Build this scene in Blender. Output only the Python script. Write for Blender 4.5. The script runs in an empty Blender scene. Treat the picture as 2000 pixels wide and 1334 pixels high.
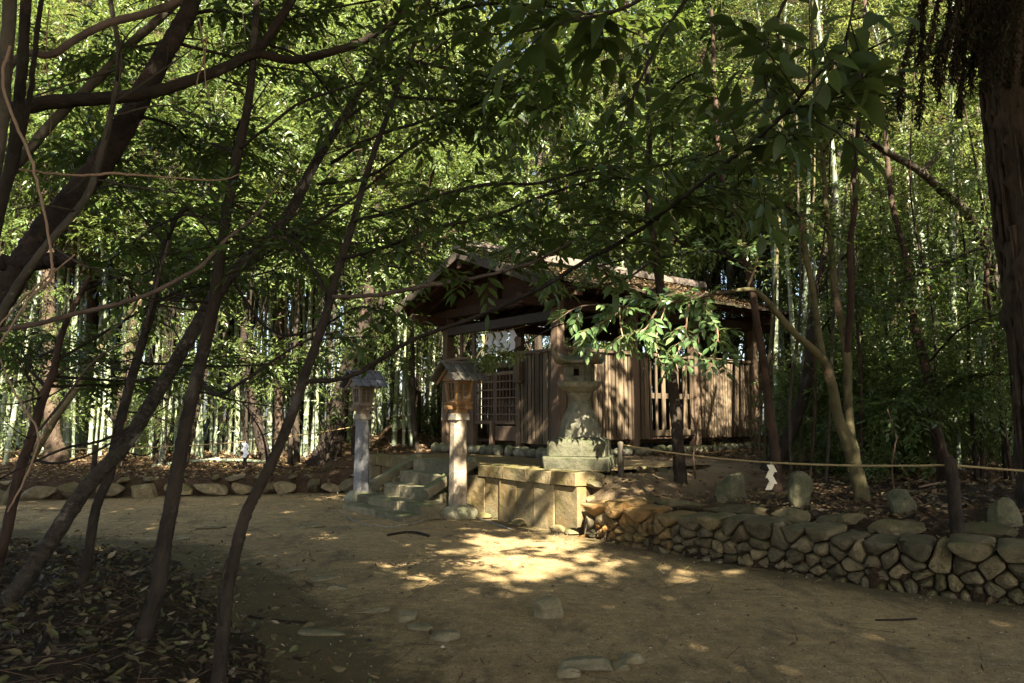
import bpy, bmesh, math
import numpy as np
from mathutils import Vector, Matrix
R = math.radians
scene = bpy.context.scene
COL = scene.collection

# ------------------------------------------------------------------ camera frame
FPX = 1444.0
PITCH = R(5.85)
CAMZ = 1.55
def P(px, py, Y):
    """photo pixel + distance ahead -> world point"""
    u = (px-1000)/FPX; v = (667-py)/FPX
    d = np.array([u, math.cos(PITCH)-v*math.sin(PITCH), math.sin(PITCH)+v*math.cos(PITCH)])
    d = d*(Y/d[1])
    return np.array([0, 0, CAMZ])+d
def G(px, py, z=0.0):
    u = (px-1000)/FPX; v = (667-py)/FPX
    d = np.array([u, math.cos(PITCH)-v*math.sin(PITCH), math.sin(PITCH)+v*math.cos(PITCH)])
    return np.array([0, 0, CAMZ])+d*((z-CAMZ)/d[2])
def pts(lst):
    return [P(*q) for q in lst]

# ------------------------------------------------------------------ mesh helpers
class Geo:
    def __init__(s):
        s.V = []; s.F = []; s.M = []; s.A = []; s.n = 0
    def add(s, V, Fs, mi=0, A=None):
        V = np.asarray(V, float).reshape(-1, 3)
        s.V.append(V)
        s.A.append(V.copy() if A is None else np.asarray(A, float).reshape(-1, 3))
        for F in Fs:
            F = np.asarray(F, dtype=np.int64)
            if F.size == 0: continue
            s.F.append(F+s.n); s.M.append(np.full(len(F), mi))
        s.n += len(V)
        return s
    def join(s, g, mi=0):
        s.V += g.V; s.A += g.A
        for F, M in zip(g.F, g.M):
            s.F.append(F+s.n); s.M.append(M+mi)
        s.n += g.n
        return s

def build(geo, name, mats, root=None, smooth=False):
    me = bpy.data.meshes.new(name)
    V = np.concatenate(geo.V)
    if root is not None:
        V = V-np.array(root.location)
    me.vertices.add(len(V)); me.vertices.foreach_set('co', V.astype(np.float32).ravel())
    idx = np.concatenate([F.ravel() for F in geo.F])
    tot = np.concatenate([np.full(len(F), F.shape[1]) for F in geo.F])
    st = np.concatenate([[0], np.cumsum(tot)[:-1]])
    me.loops.add(len(idx)); me.loops.foreach_set('vertex_index', idx.astype(np.int32))
    me.polygons.add(len(tot)); me.polygons.foreach_set('loop_start', st.astype(np.int32))
    me.polygons.foreach_set('material_index', np.concatenate(geo.M).astype(np.int32))
    me.polygons.foreach_set('use_smooth', np.full(len(tot), bool(smooth)))
    at = me.attributes.new('tv', 'FLOAT_VECTOR', 'POINT')
    at.data.foreach_set('vector', np.concatenate(geo.A).astype(np.float32).ravel())
    me.update(calc_edges=True); me.validate()
    if not isinstance(mats, (list, tuple)): mats = [mats]
    for m in mats: me.materials.append(m)
    o = bpy.data.objects.new(name, me); COL.objects.link(o)
    if root is not None: o.parent = root
    return o

def tag(o, label=None, cat=None, group=None, kind=None):
    if label: o['label'] = label
    if cat: o['category'] = cat
    if group: o['group'] = group
    if kind: o['kind'] = kind
    return o
def thing(name, loc, label, cat, group=None):
    o = bpy.data.objects.new(name, None); COL.objects.link(o)
    o.location = tuple(float(c) for c in loc); o.empty_display_size = .2
    return tag(o, label, cat, group)
def dup(root, loc, rz=0.0, sc=1.0, label=None, group=None, tilt=(0, 0)):
    def cp(o, par):
        c = o.copy(); COL.objects.link(c)
        if par is not None: c.parent = par
        for ch in list(o.children): cp(ch, c)
        return c
    r = cp(root, None)
    r.location = tuple(float(c) for c in loc); r.rotation_euler = (tilt[0], tilt[1], rz); r.scale = (sc, sc, sc)
    if label: r['label'] = label
    if group: r['group'] = group
    return r

def nrm(a):
    a = np.asarray(a, float)
    return a/np.maximum(np.linalg.norm(a, axis=-1, keepdims=True), 1e-9)

def spline(pt, rad, sub):
    pt = np.asarray(pt, float); rad = np.asarray(rad, float)
    if len(pt) < 3:
        t = np.linspace(0, 1, sub+1)[:, None]
        return pt[0]*(1-t)+pt[-1]*t, rad[0]*(1-t[:, 0])+rad[-1]*t[:, 0]
    ex = np.vstack([2*pt[0]-pt[1], pt, 2*pt[-1]-pt[-2]])
    out = []; ro = []
    for i in range(len(pt)-1):
        p0, p1, p2, p3 = ex[i:i+4]
        for k in range(sub):
            t = k/sub
            out.append(.5*((2*p1)+(-p0+p2)*t+(2*p0-5*p1+4*p2-p3)*t*t+(-p0+3*p1-3*p2+p3)*t**3))
            ro.append(rad[i]*(1-t)+rad[i+1]*t)
    out.append(pt[-1]); ro.append(rad[-1])
    return np.array(out), np.array(ro)

def tube(pt, rad, sides=8, sub=5, bump=.07, seed=0, closed_tip=True, wob=0.0):
    rng = np.random.RandomState(abs(int(seed)))
    if np.isscalar(rad): rad = [rad]*len(pt)
    c, r = spline(pt, rad, sub)
    if wob:
        w = rng.normal(size=c.shape)*wob; w[0] = 0; w[-1] = 0
        c = c+w*r[:, None]
    n = len(c)
    T = nrm(np.gradient(c, axis=0))
    N = np.zeros_like(T)
    a = np.array([0, 0, 1.0]) if abs(T[0, 2]) < .8 else np.array([1.0, 0, 0])
    N[0] = nrm(np.cross(T[0], a))
    for i in range(1, n):
        v = N[i-1]-T[i]*np.dot(N[i-1], T[i]); N[i] = nrm(v)
    B = np.cross(T, N)
    th = np.arange(sides)*2*math.pi/sides
    L = np.concatenate([[0], np.cumsum(np.linalg.norm(np.diff(c, axis=0), axis=1))])
    ph = rng.uniform(0, 6.28, 4)
    ring = 1+bump*(np.sin(2*th[None]+ph[0]+L[:, None]*2.1)*.5+np.sin(3*th[None]+ph[1]-L[:, None]*3.3)*.4+rng.normal(size=(n, sides))*.45)
    rr = r[:, None]*ring
    V = c[:, None]+N[:, None]*(np.cos(th)[None]*rr)[..., None]+B[:, None]*(np.sin(th)[None]*rr)[..., None]
    A = np.stack([np.cos(th)[None]*r[:, None], np.sin(th)[None]*r[:, None], np.broadcast_to(L[:, None], (n, sides))], -1)
    i = np.arange(n-1)[:, None]*sides; j = np.arange(sides)[None]; j2 = (j+1) % sides
    F = np.stack([i+j, i+j2, i+sides+j2, i+sides+j], -1).reshape(-1, 4)
    V = V.reshape(-1, 3); A = A.reshape(-1, 3)
    V = np.vstack([V, c[-1]+T[-1]*r[-1]*.4, c[0]-T[0]*r[0]*.2]); A = np.vstack([A, [0, 0, L[-1]], [0, 0, 0]])
    k = n*sides
    jj = np.arange(sides)
    F3 = np.stack([(n-1)*sides+jj, (n-1)*sides+(jj+1) % sides, np.full(sides, k)], -1)
    F4 = np.stack([(jj+1) % sides, jj, np.full(sides, k+1)], -1)
    return V, [F, F3, F4], 0, A

def leaves(base, d, nor, L, W, full=False, droop=.25):
    """one leaf per row: base point, direction, upward normal, length, width"""
    base = np.asarray(base, float); d = nrm(d); s = nrm(np.cross(d, nor)); n = np.cross(s, d)
    L = np.broadcast_to(L, len(base))[:, None]; W = np.broadcast_to(W, len(base))[:, None]
    N = len(base)
    if not full:
        mid = base+d*L*.45
        V = np.stack([base, mid+s*W*.5+n*W*.12, base+d*L-n*L*droop*.6, mid-s*W*.5+n*W*.12], 1).reshape(-1, 3)
        F = np.arange(N*4).reshape(N, 4)
        return V, [F]
    def pt(t, w, lift):
        return base+d*L*t-n*L*droop*t*t+s*W*w+n*W*lift
    V = np.stack([base, pt(.28, .42, .13), pt(.28, 0, 0), pt(.28, -.42, .13),
                  pt(.62, .44, .13), pt(.62, 0, 0), pt(.62, -.44, .13), pt(1.0, 0, 0)], 1).reshape(-1, 3)
    o = (np.arange(N)*8)[:, None]
    q = np.concatenate([o+np.array([1, 4, 5, 2]), o+np.array([2, 5, 6, 3])])
    t = np.concatenate([o+np.array(x) for x in ([0, 1, 2], [0, 2, 3], [4, 7, 5], [5, 7, 6])])
    return V, [q, t]

def prisms(a, b, ra, rb):
    """thin three-sided twigs from a to b"""
    a = np.asarray(a, float); b = np.asarray(b, float); N = len(a)
    d = nrm(b-a); h = np.where(np.abs(d[:, 2:3]) < .8, [[0, 0, 1.0]], [[1.0, 0, 0]])
    s = nrm(np.cross(d, h)); t = np.cross(d, s)
    V = []
    for p, r in ((a, ra), (b, rb)):
        r = np.broadcast_to(r, N)[:, None]
        for k in range(3):
            an = k*2.0944
            V.append(p+(s*math.cos(an)+t*math.sin(an))*r)
    V = np.stack(V, 1).reshape(-1, 3); o = (np.arange(N)*6)[:, None]
    F = np.concatenate([o+np.array(x) for x in ([0, 1, 4, 3], [1, 2, 5, 4], [2, 0, 3, 5])])
    return V, [F]

def sprays(c, d, rng, m=8, tl=.45, L=.13, W=.05, full=False, twigs=True, flat=.8, droop=.25, tr=.004):
    """leafy twigs: at every c a twig of length tl along d with m alternate leaves"""
    c = np.asarray(c, float); d = nrm(d); N = len(c); g = Geo()
    tl = np.broadcast_to(tl, N)*rng.uniform(.7, 1.25, N)
    up = nrm(np.array([0, 0, 1.0])*flat+rng.normal(size=(N, 3))*(1-flat)*.9)
    s = nrm(np.cross(d, up)); n = np.cross(s, d)
    t = (np.arange(m)+.6)/m
    pos = c[:, None]+d[:, None]*(tl[:, None]*t[None])[..., None]-n[:, None]*(.18*tl[:, None]*t[None]**2)[..., None]
    sg = np.where(np.arange(m) % 2 == 0, 1.0, -1.0)
    ang = rng.uniform(.55, 1.15, (N, m)); ang[:, -1] = rng.uniform(-.2, .2, N)
    ld = d[:, None]*np.cos(ang)[..., None]+s[:, None]*(np.sin(ang)*sg)[..., None]-n[:, None]*rng.uniform(-.1, .45, (N, m))[..., None]
    ln = n[:, None]+rng.normal(size=(N, m, 3))*.28
    Ls = L*rng.uniform(.65, 1.2, (N, m)); Ws = W*rng.uniform(.8, 1.15, (N, m))
    V, F = leaves(pos.reshape(-1, 3), ld.reshape(-1, 3), ln.reshape(-1, 3), Ls.ravel(), Ws.ravel(), full, droop)
    g.add(V, F, 0)
    if twigs:
        e = c+d*tl[:, None]*.95-n*(.17*tl)[:, None]
        mpt = c+d*tl[:, None]*.5-n*(.045*tl)[:, None]
        V, F = prisms(c, mpt, tr, tr*.8); g.add(V, F, 1)
        V, F = prisms(mpt, e, tr*.8, tr*.4); g.add(V, F, 1)
    return g

_ico = {}
def ico(sub):
    if sub not in _ico:
        bm = bmesh.new(); bmesh.ops.create_icosphere(bm, subdivisions=sub, radius=1)
        _ico[sub] = (np.array([v.co[:] for v in bm.verts]), np.array([[v.index for v in f.verts] for f in bm.faces])); bm.free()
    return _ico[sub]
def rock(center, dims, seed, sub=3, rz=0.0, planes=9, rough=.05, cut=(.5, .85), boxy=.0):
    rng = np.random.RandomState(abs(int(seed)))
    V, F = ico(sub); V = V.copy()
    if boxy:
        V = np.sign(V)*np.abs(V)**(1-boxy); 
    for _ in range(planes):
        n = nrm(rng.normal(size=3)); dd = rng.uniform(*cut)
        ex = V@n-dd
        V = V-np.maximum(ex, 0)[:, None]*n[None]*.92
    f = rng.normal(size=(5, 3))*2.2; ph = rng.uniform(0, 6.28, 5)
    V = V*(1+rough*sum(np.sin(V@f[i]+ph[i]) for i in range(5)))[:, None]+rng.normal(size=V.shape)*rough*.12
    V = V*np.array(dims)/2
    cz, sz = math.cos(rz), math.sin(rz)
    V = V@np.array([[cz, sz, 0], [-sz, cz, 0], [0, 0, 1]])
    return V+np.asarray(center), [F]

_bx = {}
def cbox(cen, ax, ay, az, dims, bev=.01, jit=0.0, seed=0):
    """bevelled box: centre, three axes, full dims"""
    d = np.asarray(dims, float)/2; b = min(bev, d.min()*.6)
    V = []; key = {}
    for sx in (-1, 1):
        for sy in (-1, 1):
            for sz in (-1, 1):
                for k in range(3):
                    q = np.array([sx*d[0], sy*d[1], sz*d[2]])
                    for m in range(3):
                        if m != k: q[m] -= np.sign(q[m])*b
                    key[(sx, sy, sz, k)] = len(V); V.append(q)
    F4 = []; F3 = []
    for k in range(3):
        o = [m for m in range(3) if m != k]
        for s in (-1, 1):
            def at(a, c):
                t = [0, 0, 0]; t[k] = s; t[o[0]] = a; t[o[1]] = c
                return key[(t[0], t[1], t[2], k)]
            f = [at(-1, -1), at(1, -1), at(1, 1), at(-1, 1)]
            flip = (s < 0) ^ (k == 1)
            F4.append(f[::-1] if flip else f)
    for k in range(3):       # edges along axis k
        o = [m for m in range(3) if m != k]
        for a in (-1, 1):
            for c in (-1, 1):
                def at(e, face):
                    t = [0, 0, 0]; t[k] = e; t[o[0]] = a; t[o[1]] = c
                    return key[(t[0], t[1], t[2], face)]
                f = [at(-1, o[0]), at(1, o[0]), at(1, o[1]), at(-1, o[1])]
                flip = (a*c > 0) ^ (k == 1)
                F4.append(f if not flip else f[::-1])
    for sx in (-1, 1):
        for sy in (-1, 1):
            for sz in (-1, 1):
                f = [key[(sx, sy, sz, k)] for k in range(3)]
                F3.append(f if sx*sy*sz > 0 else f[::-1])
    V = np.array(V)
    if jit:
        rng = np.random.RandomState(abs(int(seed)))
        cr = rng.normal(size=(2, 2, 2, 3))*jit
        ii = (V > 0).astype(int)
        V = V+cr[ii[:, 0], ii[:, 1], ii[:, 2]]
    M = np.array([ax, ay, az], float)
    return V@M+np.asarray(cen, float), [np.array(F4), np.array(F3)]
X3, Y3, Z3 = np.eye(3)
def loft(rings):
    """stack of rings (each k x 3) closed top and bottom"""
    k = len(rings[0]); n = len(rings)
    V = np.concatenate(rings); i = np.arange(n-1)[:, None]*k; j = np.arange(k)[None]; j2 = (j+1) % k
    F = np.stack([i+j, i+j2, i+k+j2, i+k+j], -1).reshape(-1, 4)
    V = np.vstack([V, rings[0].mean(0), rings[-1].mean(0)]); jj = np.arange(k)
    return V, [F, np.stack([(jj+1) % k, jj, np.full(k, n*k)], -1), np.stack([(n-1)*k+jj, (n-1)*k+(jj+1) % k, np.full(k, n*k+1)], -1)]
def ngon(c, r, k, rot, z, sq=None):
    th = np.arange(k)*2*math.pi/k+rot
    return np.stack([c[0]+np.cos(th)*r, c[1]+np.sin(th)*r, np.full(k, z)], -1)
def sqring(c, ax, ay, w, d, z, ch=.0):
    """chamfered rectangle ring"""
    ax = np.asarray(ax); ay = np.asarray(ay); o = []
    for sx, sy in ((1, -1), (1, 1), (-1, 1), (-1, -1)):
        a = (sx*w/2, sy*(d/2-ch)); b = (sx*(w/2-ch), sy*d/2)
        pr = (a, b) if sx*sy > 0 else (b, a)
        for q in pr: o.append(np.array([c[0], c[1], z])+ax*q[0]+ay*q[1])
    return np.array(o)

# ------------------------------------------------------------------ materials
class NT:
    def __init__(s, name):
        s.m = bpy.data.materials.new(name); s.m.use_nodes = True
        s.t = s.m.node_tree; s.t.nodes.clear(); s.L = s.t.links
    def n(s, ty, **kw):
        o = s.t.nodes.new(ty)
        for k, v in kw.items():
            if k in o.inputs: 
                if hasattr(v, 'is_output') or isinstance(v, bpy.types.NodeSocket): s.L.new(v, o.inputs[k])
                else: o.inputs[k].default_value = v
            else: setattr(o, k, v)
        return o
    def vec(s, scale=(1, 1, 1), attr=None):
        if attr:
            c = s.n('ShaderNodeAttribute', attribute_name=attr).outputs['Vector']
        else:
            c = s.n('ShaderNodeTexCoord').outputs['Object']
        mp = s.n('ShaderNodeMapping'); s.L.new(c, mp.inputs['Vector']); mp.inputs['Scale'].default_value = scale
        return mp.outputs[0]
    def noise(s, v, scale, detail=4, rough=.6):
        o = s.n('ShaderNodeTexNoise'); s.L.new(v, o.inputs['Vector'])
        o.inputs['Scale'].default_value = scale; o.inputs['Detail'].default_value = detail; o.inputs['Roughness'].default_value = rough
        return o.outputs['Fac']
    def ramp(s, f, stops, interp='LINEAR'):
        o = s.n('ShaderNodeValToRGB'); s.L.new(f, o.inputs[0]); cr = o.color_ramp; cr.interpolation = interp
        while len(cr.elements) < len(stops): cr.elements.new(.5)
        for e, (p, c) in zip(cr.elements, stops):
            e.position = p; e.color = (c[0], c[1], c[2], 1) if not np.isscalar(c) else (c, c, c, 1)
        return o.outputs[0]
    def mix(s, f, a, b, mode='MIX'):
        o = s.n('ShaderNodeMix', data_type='RGBA', blend_type=mode)
        for k, v in ((0, f), (6, a), (7, b)):
            if isinstance(v, bpy.types.NodeSocket): s.L.new(v, o.inputs[k])
            else: o.inputs[k].default_value = v if k == 0 else (v[0], v[1], v[2], 1)
        return o.outputs[2]
    def math(s, op, a, b=0.0):
        o = s.n('ShaderNodeMath', operation=op)
        for k, v in ((0, a), (1, b)):
            if isinstance(v, bpy.types.NodeSocket): s.L.new(v, o.inputs[k])
            else: o.inputs[k].default_value = v
        return o.outputs[0]
    def bump(s, h, strength, dist=.02, prev=None):
        o = s.n('ShaderNodeBump'); s.L.new(h, o.inputs['Height']); o.inputs['Strength'].default_value = strength; o.inputs['Distance'].default_value = dist
        if prev is not None: s.L.new(prev, o.inputs['Normal'])
        return o.outputs[0]
    def out(s, col, rough=.8, nor=None, spec=.3):
        b = s.n('ShaderNodeBsdfPrincipled')
        if isinstance(col, bpy.types.NodeSocket): s.L.new(col, b.inputs['Base Color'])
        else: b.inputs['Base Color'].default_value = (*col, 1)
        if isinstance(rough, bpy.types.NodeSocket): s.L.new(rough, b.inputs['Roughness'])
        else: b.inputs['Roughness'].default_value = rough
        b.inputs['Specular IOR Level'].default_value = spec
        if nor is not None: s.L.new(nor, b.inputs['Normal'])
        o = s.n('ShaderNodeOutputMaterial'); s.L.new(b.outputs[0], o.inputs[0])
        return s.m

def leaf_mat(name, stops, trans, tfac=.4, rough=.4, spec=.4):
    t = NT(name)
    ri = t.n('ShaderNodeNewGeometry').outputs['Random Per Island']
    oi = t.n('ShaderNodeObjectInfo').outputs['Random']
    f = t.math('ADD', t.math('MULTIPLY', ri, .8), t.math('MULTIPLY', oi, .2))
    col = t.ramp(f, stops)
    nz = t.noise(t.vec(), 1.1, 2)
    col = t.mix(t.math('MULTIPLY', nz, .7), col, (.8, .95, .6), 'MULTIPLY')
    b = t.n('ShaderNodeBsdfPrincipled'); t.L.new(col, b.inputs['Base Color'])
    b.inputs['Roughness'].default_value = rough; b.inputs['Specular IOR Level'].default_value = spec
    tr = t.n('ShaderNodeBsdfTranslucent')
    tc = t.mix(.55, col, trans); t.L.new(tc, tr.inputs['Color'])
    mx = t.n('ShaderNodeMixShader'); mx.inputs[0].default_value = tfac
    t.L.new(b.outputs[0], mx.inputs[1]); t.L.new(tr.outputs[0], mx.inputs[2])
    o = t.n('ShaderNodeOutputMaterial'); t.L.new(mx.outputs[0], o.inputs[0])
    return t.m

def bark_mat(name, dark, light, sc=(1, 1, .25), scale=14, strength=.8, moss=None, lent=None, patch=None):
    t = NT(name); v = t.vec(sc, 'tv')
    n1 = t.noise(v, scale, 5, .65); v2 = t.vec((1, 1, 1), 'tv'); n2 = t.noise(v2, 3.0, 4)
    col = t.ramp(n1, [(.3, dark), (.7, light)])
    col = t.mix(t.ramp(n2, [(.4, 0.0), (.7, 1.0)]), col, tuple(c*1.35 for c in light))
    h = n1
    if lent:
        v3 = t.vec((1.3, 1.3, 4.0), 'tv'); n3 = t.noise(v3, 10, 5, .7); f = t.ramp(n3, [(.5, 0.0), (.6, 1.0)])
        col = t.mix(f, col, lent); h = t.math('ADD', n1, n3)
    if moss:
        v4 = t.vec((1, 1, 1), 'tv'); n4 = t.noise(v4, 5, 5, .7); f = t.ramp(n4, [(.55, 0.0), (.7, .8)])
        col = t.mix(f, col, moss)
    if patch:
        n5 = t.noise(t.vec((1, 1, .8), 'tv'), 2.3, 5, .7); f = t.ramp(n5, [(.56, 0.0), (.62, 1.0)])
        col = t.mix(f, col, patch)
    return t.out(col, .9, t.bump(h, strength, .02), .15)

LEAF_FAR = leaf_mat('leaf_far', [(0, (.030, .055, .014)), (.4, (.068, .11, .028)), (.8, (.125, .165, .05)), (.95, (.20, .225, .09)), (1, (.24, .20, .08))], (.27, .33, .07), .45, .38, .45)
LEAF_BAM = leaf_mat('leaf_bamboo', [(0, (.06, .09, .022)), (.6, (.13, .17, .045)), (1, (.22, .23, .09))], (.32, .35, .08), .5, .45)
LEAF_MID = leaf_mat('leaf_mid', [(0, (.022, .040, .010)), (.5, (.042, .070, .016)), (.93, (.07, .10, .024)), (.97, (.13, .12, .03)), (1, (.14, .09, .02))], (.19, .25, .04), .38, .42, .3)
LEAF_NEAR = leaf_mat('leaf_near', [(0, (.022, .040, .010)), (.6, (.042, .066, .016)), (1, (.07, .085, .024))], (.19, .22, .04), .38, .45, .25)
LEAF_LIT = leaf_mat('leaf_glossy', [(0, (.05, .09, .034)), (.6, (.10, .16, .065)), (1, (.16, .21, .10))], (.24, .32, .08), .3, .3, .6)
LEAF_SHADE_CANOPY = leaf_mat('leaf_shade_canopy', [(0, (.02, .045, .010)), (1, (.06, .10, .02))], (.16, .24, .03), .25, .5)  # leaves of the unseen canopy added for shade
FROND = leaf_mat('cedar_frond', [(0, (.012, .008, .004)), (.7, (.03, .018, .008)), (1, (.02, .03, .008))], (.05, .03, .01), .15, .7, .1)
def litter_mat(name, stops):
    t = NT(name); ri = t.n('ShaderNodeNewGeometry').outputs['Random Per Island']
    return t.out(t.ramp(ri, stops), .7, None, .25)
LITTER = litter_mat('dry_leaf', [(0, (.045, .028, .014)), (.45, (.10, .06, .028)), (.75, (.19, .125, .06)), (.9, (.10, .10, .03)), (1, (.30, .22, .13))])
LITTER_D = litter_mat('dark_olive_leaf', [(0, (.022, .016, .009)), (.4, (.055, .040, .018)), (.7, (.095, .075, .032)), (.85, (.075, .085, .026)), (.95, (.15, .105, .055)), (1, (.24, .19, .12))])  # darker, more olive leaf mix, used on the mound
GRIT = litter_mat('grit', [(0, (.04, .03, .018)), (.5, (.12, .085, .045)), (.8, (.28, .21, .12)), (1, (.50, .43, .32))])
TWIG = NT('twig').out((.07, .045, .028), .9, None, .1)
TWIG_D = NT('twig_dark').out((.035, .024, .016), .9, None, .1)
TWIG_L = NT('twig_pale').out((.24, .16, .10), .85, None, .15)
BARK_CH = bark_mat('bark_lenticel', (.010, .008, .006), (.042, .033, .024), (1, 1, .8), 24, 1.2, (.030, .034, .018), (.060, .049, .036), (.15, .13, .10))
BARK_DK = bark_mat('bark_dark', (.008, .0062, .0046), (.034, .025, .017), (1, 1, .4), 24, 1.3, (.026, .030, .014), None, (.065, .055, .042))
BARK_RED = bark_mat('bark_reddish', (0.0177, 0.0112, 0.0074), (0.0501, 0.0310, 0.0211), (1, 1, .4), 20, .9, None, None, (0.0766, 0.0465, 0.0310))
BARK_BIG = bark_mat('bark_scaly', (0.0078, 0.0059, 0.0043), (0.0325, 0.0234, 0.0173), (1, 1, 1.8), 20, 1.2, (0.0195, 0.0234, 0.0111), None, (0.0650, 0.0403, 0.0309))
BARK_GRN = bark_mat('bark_mossy_smooth', (.038, .034, .017), (.092, .076, .037), (1, 1, .6), 10, .5, (.07, .085, .025), None, (.26, .17, .10))
BARK_GREY = bark_mat('bark_grey', (0.0245, 0.0210, 0.0153), (0.0700, 0.0574, 0.0399), (1, 1, .4), 20, .9, (0.0420, 0.0490, 0.0199), None, (0.1960, 0.1680, 0.1263))
BARK_PALE = bark_mat('bark_pale_limb', (0.0450, 0.0330, 0.0242), (0.1050, 0.0750, 0.0556), (1, 1, .5), 12, .4, None, None, None)
BARK_CED = bark_mat('bark_cedar', (.012, .0085, .006), (.078, .054, .037), (1, 1, .06), 24, 1.3, (.05, .05, .028), None, None)

def stone_mat(name, a, b, moss=None, mf=(.52, .68), scale=5, stain=None, bumpy=.5, moss_up=True):
    t = NT(name); v = t.vec()
    n1 = t.noise(v, scale, 6, .65); n2 = t.noise(v, scale*9, 4, .7)
    ri = t.n('ShaderNodeNewGeometry').outputs['Random Per Island']
    col = t.ramp(n1, [(.3, a), (.7, b)])
    col = t.mix(t.ramp(n2, [(.35, .0), (.75, .55)]), col, tuple(c*.45 for c in a))
    col = t.mix(1.0, col, t.ramp(ri, [(0, (.55, .53, .48)), (.5, (.9, .9, .9)), (1, (1.4, 1.32, 1.15))]), 'MULTIPLY')
    if stain:
        n5 = t.noise(v, 1.3, 3); col = t.mix(t.ramp(n5, [(.48, 0.0), (.62, .85)]), col, stain)
    if moss:
        n3 = t.noise(v, 3.2, 6, .7)
        up = t.n('ShaderNodeSeparateXYZ'); t.L.new(t.n('ShaderNodeNewGeometry').outputs['Normal'], up.inputs[0])
        f = t.math('ADD', n3, t.math('MULTIPLY', up.outputs[2], .13 if moss_up else 0))
        col = t.mix(t.ramp(f, [(mf[0], 0.0), (mf[1], .85)]), col, moss)
    bp = t.bump(n1, bumpy, .03); bp = t.bump(n2, bumpy*.8, .008, bp)
    return t.out(col, .9, bp, .2)
STONE_WALL = stone_mat('fieldstone', (.085, .070, .042), (.22, .18, .11), (.06, .058, .016), (.52, .72), 9, None, .9)
STONE_CAP = stone_mat('mossy_cap_stone', (.075, .062, .036), (.19, .155, .09), (.058, .056, .018), (.50, .72), 9, None, 1.0)
STONE_ORANGE = stone_mat('fieldstone_stained', (.13, .09, .042), (.27, .185, .085), (.08, .07, .02), (.55, .78), 8, (.26, .13, .035), .9)
STONE_CUT = stone_mat('cut_stone', (0.1350, 0.1125, 0.0641), (0.2880, 0.2340, 0.1368), (0.0765, 0.0720, 0.0188), (.50, .70), 6, (0.1530, 0.1035, 0.0428), .8)
STONE_STEP = stone_mat('step_stone', (.125, .110, .070), (.27, .235, .150), (.065, .075, .025), (.5, .7), 6, None, .8)
STONE_GREY = stone_mat('lantern_granite', (.11, .106, .074), (.27, .258, .19), (.055, .065, .028), (.52, .72), 9, None, .9)
STONE_MOSS_SHADE = stone_mat('mossy_shaded_stone', (.055, .055, .034), (.135, .13, .085), (.046, .052, .022), (.50, .70), 9, None, .9)  # mossy stone, its tone also darkened to stand in for shade
STONE_PALE = stone_mat('boulder_pale', (.12, .115, .088), (.28, .265, .205), (.06, .07, .025), (.48, .66), 7, None, .8)
STONE_PATH = stone_mat('path_slab', (.10, .088, .055), (.21, .185, .12), (.09, .085, .04), (.55, .8), 6)
GRANITE = stone_mat('post_granite', (0.1200, 0.1240, 0.1320), (0.2880, 0.2840, 0.2800), None, (.5, .7), 26, None, .3)
GRANITE_W = stone_mat('post_granite_warm', (.15, .12, .085), (.36, .30, .22), (.50, .48, .42), (.62, .67), 22, None, .35, False)

def wood_mat(name, a, b, grain_axis=2, scale=9, rough=.8, rnd=.5):
    t = NT(name); sc = [1, 1, 1]; sc[grain_axis] = .05
    v = t.vec(tuple(sc)); n1 = t.noise(v, scale*4, 5, .65); n2 = t.noise(t.vec(), 2.0, 4)
    ri = t.n('ShaderNodeNewGeometry').outputs['Random Per Island']
    col = t.ramp(n1, [(.3, a), (.7, b)])
    col = t.mix(1.0, col, t.ramp(ri, [(0, 1-rnd*.7), (1, 1+rnd*.5)]), 'MULTIPLY')
    col = t.mix(t.ramp(n2, [(.35, 0.0), (.8, .5)]), col, tuple(c*.55 for c in a))
    return t.out(col, rough, t.bump(n1, .4, .006), .2)
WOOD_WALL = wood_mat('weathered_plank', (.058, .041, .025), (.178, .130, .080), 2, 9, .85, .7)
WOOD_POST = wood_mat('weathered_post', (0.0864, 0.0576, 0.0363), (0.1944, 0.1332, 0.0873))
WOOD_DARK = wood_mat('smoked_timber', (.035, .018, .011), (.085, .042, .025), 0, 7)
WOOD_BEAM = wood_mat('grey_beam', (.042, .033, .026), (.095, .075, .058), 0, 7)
WOOD_NEW = wood_mat('orange_cedar', (0.1672, 0.0920, 0.0386), (0.3040, 0.1800, 0.0810), 2, 7, .55, .25)
WOOD_OLD = wood_mat('greyed_cedar', (.16, .12, .085), (.30, .23, .165), 2, 7, .7, .25)
WOOD_PALE = wood_mat('pale_board', (.10, .08, .065), (.19, .155, .125), 0, 6, .8, .3)
TILE = wood_mat('lantern_roof_sheet', (.060, .054, .042), (.125, .112, .088), 0, 5, .55, .3)
TILE_D = wood_mat('lantern_roof_slate', (.06, .06, .062), (.11, .11, .115), 0, 5, .5, .3)
DARK = NT('dark_void').out((.012, .009, .007), .9, None, .1)
PAPER_WARM_LIT = NT('warm_lit_paper').out((.60, .55, .40), .8, None, .2)  # white paper with the warm light put into its colour
PAPER = NT('white_paper').out((.80, .81, .86), .8, None, .2)
def simple(name, a, b, scale, rough=.9, bs=.3):
    t = NT(name); n = t.noise(t.vec(), scale, 5, .7); return t.out(t.ramp(n, [(.3, a), (.7, b)]), rough, t.bump(n, bs, .01), .2)
ROPE = simple('straw_rope', (0.2184, 0.1560, 0.0673), (0.3588, 0.2730, 0.1345), 60, .9)
SHOJI = simple('lantern_pane', (.07, .058, .04), (.13, .11, .075), 12, .6, .05)
CORD = simple('pale_cord', (.12, .105, .075), (.22, .195, .145), 30, .8)
ROOF = None
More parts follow.
